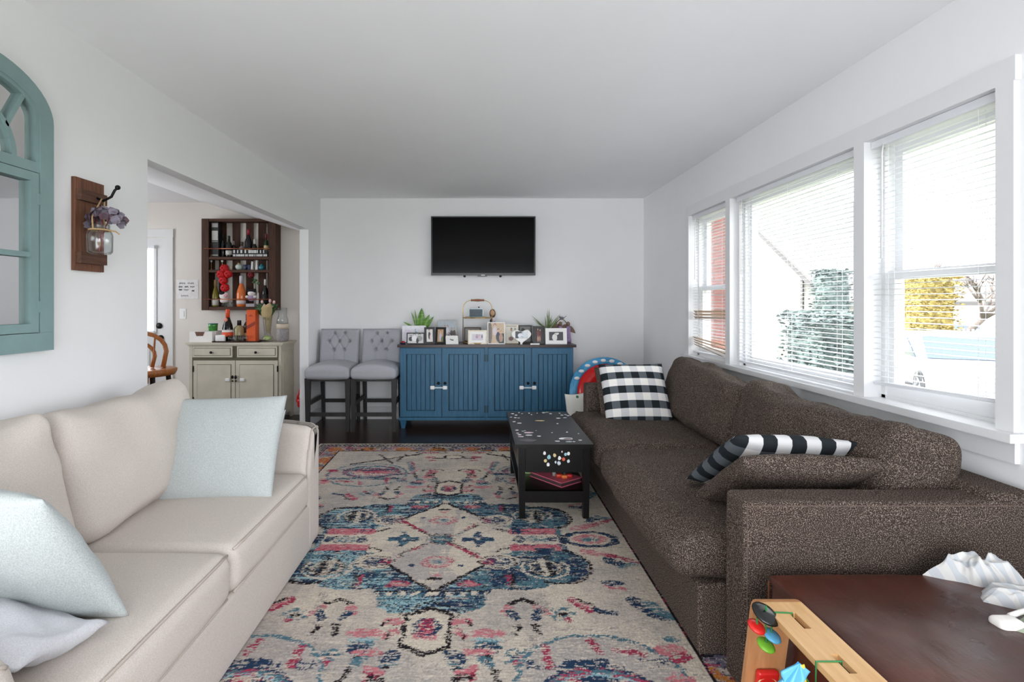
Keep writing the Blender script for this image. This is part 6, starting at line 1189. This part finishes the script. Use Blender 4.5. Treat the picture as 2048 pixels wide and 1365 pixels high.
# hedges, tree, cars
def bush(name, label, c_, size, m, n_, seed, cat='shrub'):
    rnd = random.Random(seed); r = thing(name, label, cat, (c_[0], c_[1], c_[2])); b_ = MB(); vs_, fs = [], []
    b_.cbox((c_[0], c_[1], c_[2] + size[2] / 2), (size[0] * .9, size[1] * .9, size[2] * .96), min(size) * .2, seg=5, wr=.05, seed=seed); b_.build('inner_mass', m, r, smooth=60)
    L = MB()
    for k in range(n_):
        ax = rnd.choice((0, 0, 1, 1, 2)); p_ = Vector((rnd.uniform(-.5, .5) * size[0], rnd.uniform(-.5, .5) * size[1], rnd.uniform(0, 1) * size[2]))
        if ax == 0: p_.x = -.5 * size[0] + rnd.uniform(-.04, .08)
        elif ax == 1: p_.y = -.5 * size[1] + rnd.uniform(-.04, .08)
        else: p_.z = size[2] + rnd.uniform(-.08, .05)
        p_ += Vector(c_); s_ = rnd.uniform(.03, .06); M = Matrix.Rotation(rnd.uniform(0, 6.3), 3, 'Z') @ Matrix.Rotation(rnd.uniform(0, 3), 3, 'X'); L.add([p_ + M @ Vector(q_) for q_ in ((-s_, 0, 0), (0, -s_ * .5, 0), (s_, 0, 0), (0, s_ * .5, 0))], [(0, 1, 2, 3)])
    L.build('leaves', m, r, kind='stuff'); return r
plain('hedge_yellow', (136, 120, 66), .9, var=.45, scale=9); plain('hedge_dark', (76, 88, 86), .9, var=.4, scale=8)
bush('hedge', 'tall yellow-green clipped hedge across the street', (12.75, 14.4, GZ), (1.2, 1.3, 2.9), 'hedge_yellow', 5000, 1, 'hedge')
bush('hedge', 'low dark hedge in front of the white house', (5.4, 7.75, GZ), (.9, 1.0, 1.95), 'hedge_dark', 3000, 2, 'hedge')
bush('shrub', 'tall dark evergreen shrub at the corner of the white house', (9.1, 12.9, GZ), (.7, .6, 2.95), 'hedge_dark', 2000, 3)
r = thing('bare_tree', 'bare grey tree with spreading branches across the street', 'tree', (15.5, 16.1, GZ)); plain('bark', (92, 84, 80), .9, var=.2); random.seed(17)
def branch(p_, d, L, rad, dep):
    d = Vector(d).normalized(); e_ = Vector(p_) + d * L; tr_.tube([p_, Vector(p_) + d * L * .5 + Vector((random.uniform(-.04, .04), 0, 0)), e_], [rad, rad * .85, rad * .65], 6)
    if dep:
        for _ in range(3): branch(e_, d + Vector((random.uniform(-.7, .7), random.uniform(-.7, .7), random.uniform(-.1, .5))), L * random.uniform(.6, .8), rad * .6, dep - 1)
tr_ = MB(); tr_.tube([(15.5, 16.1, GZ), (15.5, 16.1, .2)], .16, 8); tr_.build('trunk', 'bark', r, smooth=60); tr_ = MB()
for a_ in range(4): branch(Vector((15.5, 16.1, .1)), (math.cos(a_ * 1.6), math.sin(a_ * 1.6), 1.0), 1.0, .1, 4)
tr_.build('branches', 'bark', r, smooth=60)
def car(label, x_, y_, rot, paint, name='parked_car'):
    r = thing(name, label, 'car', (0, 0, 0)); prof = [(-2.2, .35), (-2.25, .62), (-2.1, .82), (-1.3, .92), (-.55, 1.38), (.1, 1.47), (1.1, 1.42), (1.85, 1.0), (2.2, .92), (2.25, .5), (2.15, .33)]
    MB().prism(prof, 'Y', -.85, .85).build('car_body', paint, r, fixn=True, bevel=.05, smooth=40)
    gl = plain('car_glass', (44, 58, 74), .1)
    for s_ in (-1, 1):
        MB().prism([(-1.12, .95), (-.5, 1.32), (-.02, 1.38), (-.02, .95)], 'Y', s_ * .84, s_ * .868).build('side_window', gl, r, fixn=True); MB().prism([(.06, .95), (.06, 1.39), (1.0, 1.34), (1.5, .98)], 'Y', s_ * .84, s_ * .868).build('side_window', gl, r, fixn=True)
        for wx in (-1.4, 1.4):
            M_ = Matrix.Rotation(R(90), 3, 'X'); wo = MB().lathe([(.2, -.1), (.33, -.1), (.34, -.06), (.34, .06), (.33, .1), (.2, .1)], (wx, s_ * .80, .34), 24, M_).build('tyre', 'black_plastic', r, smooth=40); MB().lathe([(0, -.105), (.2, -.09), (.2, .09), (0, .105)], (wx, s_ * .81, .34), 20, M_).build('hubcap', plain('alloy', (190, 192, 196), .3, .7), wo, smooth=40)
            for k in range(5): a_ = k * 1.2566; MB().tube([(wx, s_ * .915, .34), (wx + .19 * math.cos(a_), s_ * .915, .34 + .19 * math.sin(a_))], .02, 5).build('spoke', plain('spoke_dark', (70, 72, 76), .4), wo)
    MB().hexa([(-1.28, -.7, .95), (-1.28, .7, .95), (-1.24, .7, .95), (-1.24, -.7, .95)], [(-.62, -.62, 1.38), (-.62, .62, 1.38), (-.56, .62, 1.38), (-.56, -.62, 1.38)]).build('windscreen', gl, r)
    r.location = (x_, y_, GZ + .015); r.rotation_euler = (0, 0, R(rot)); return r
car('white car parked on the street outside the nearest window', 10.75, 11.4, 62, plain('car_white', (118, 124, 132), .25, var=.01))
car('blue-grey car parked farther away beyond the hedge', 17.1, 18.0, 48, plain('car_blue', (84, 98, 116), .25, var=.02))
r = thing('picket_fence', 'small white picket fence across the street behind the white car', 'fence', (14.6, 15.3, GZ)); pk_ = None
for k in range(14):
    x_ = 14.1 + k * .1; y_ = 15.6 - k * .05
    if pk_ is None: pk_ = MB().box(x_ - .03, x_ + .03, y_ - .01, y_ + .01, GZ, GZ + 1.35).build('picket', 'trim_paint', r); f_ = (x_, y_)
    else: share(pk_, 'picket', r, Matrix.Translation((x_ - f_[0], y_ - f_[1], 0)))
for z_ in (.5, 1.2): MB().hexa([(14.05, 15.63, GZ + z_), (15.45, 14.93, GZ + z_), (15.45, 14.96, GZ + z_), (14.05, 15.66, GZ + z_)], [(14.05, 15.63, GZ + z_ + .07), (15.45, 14.93, GZ + z_ + .07), (15.45, 14.96, GZ + z_ + .07), (14.05, 15.66, GZ + z_ + .07)]).build('fence_rail', 'trim_paint', r)
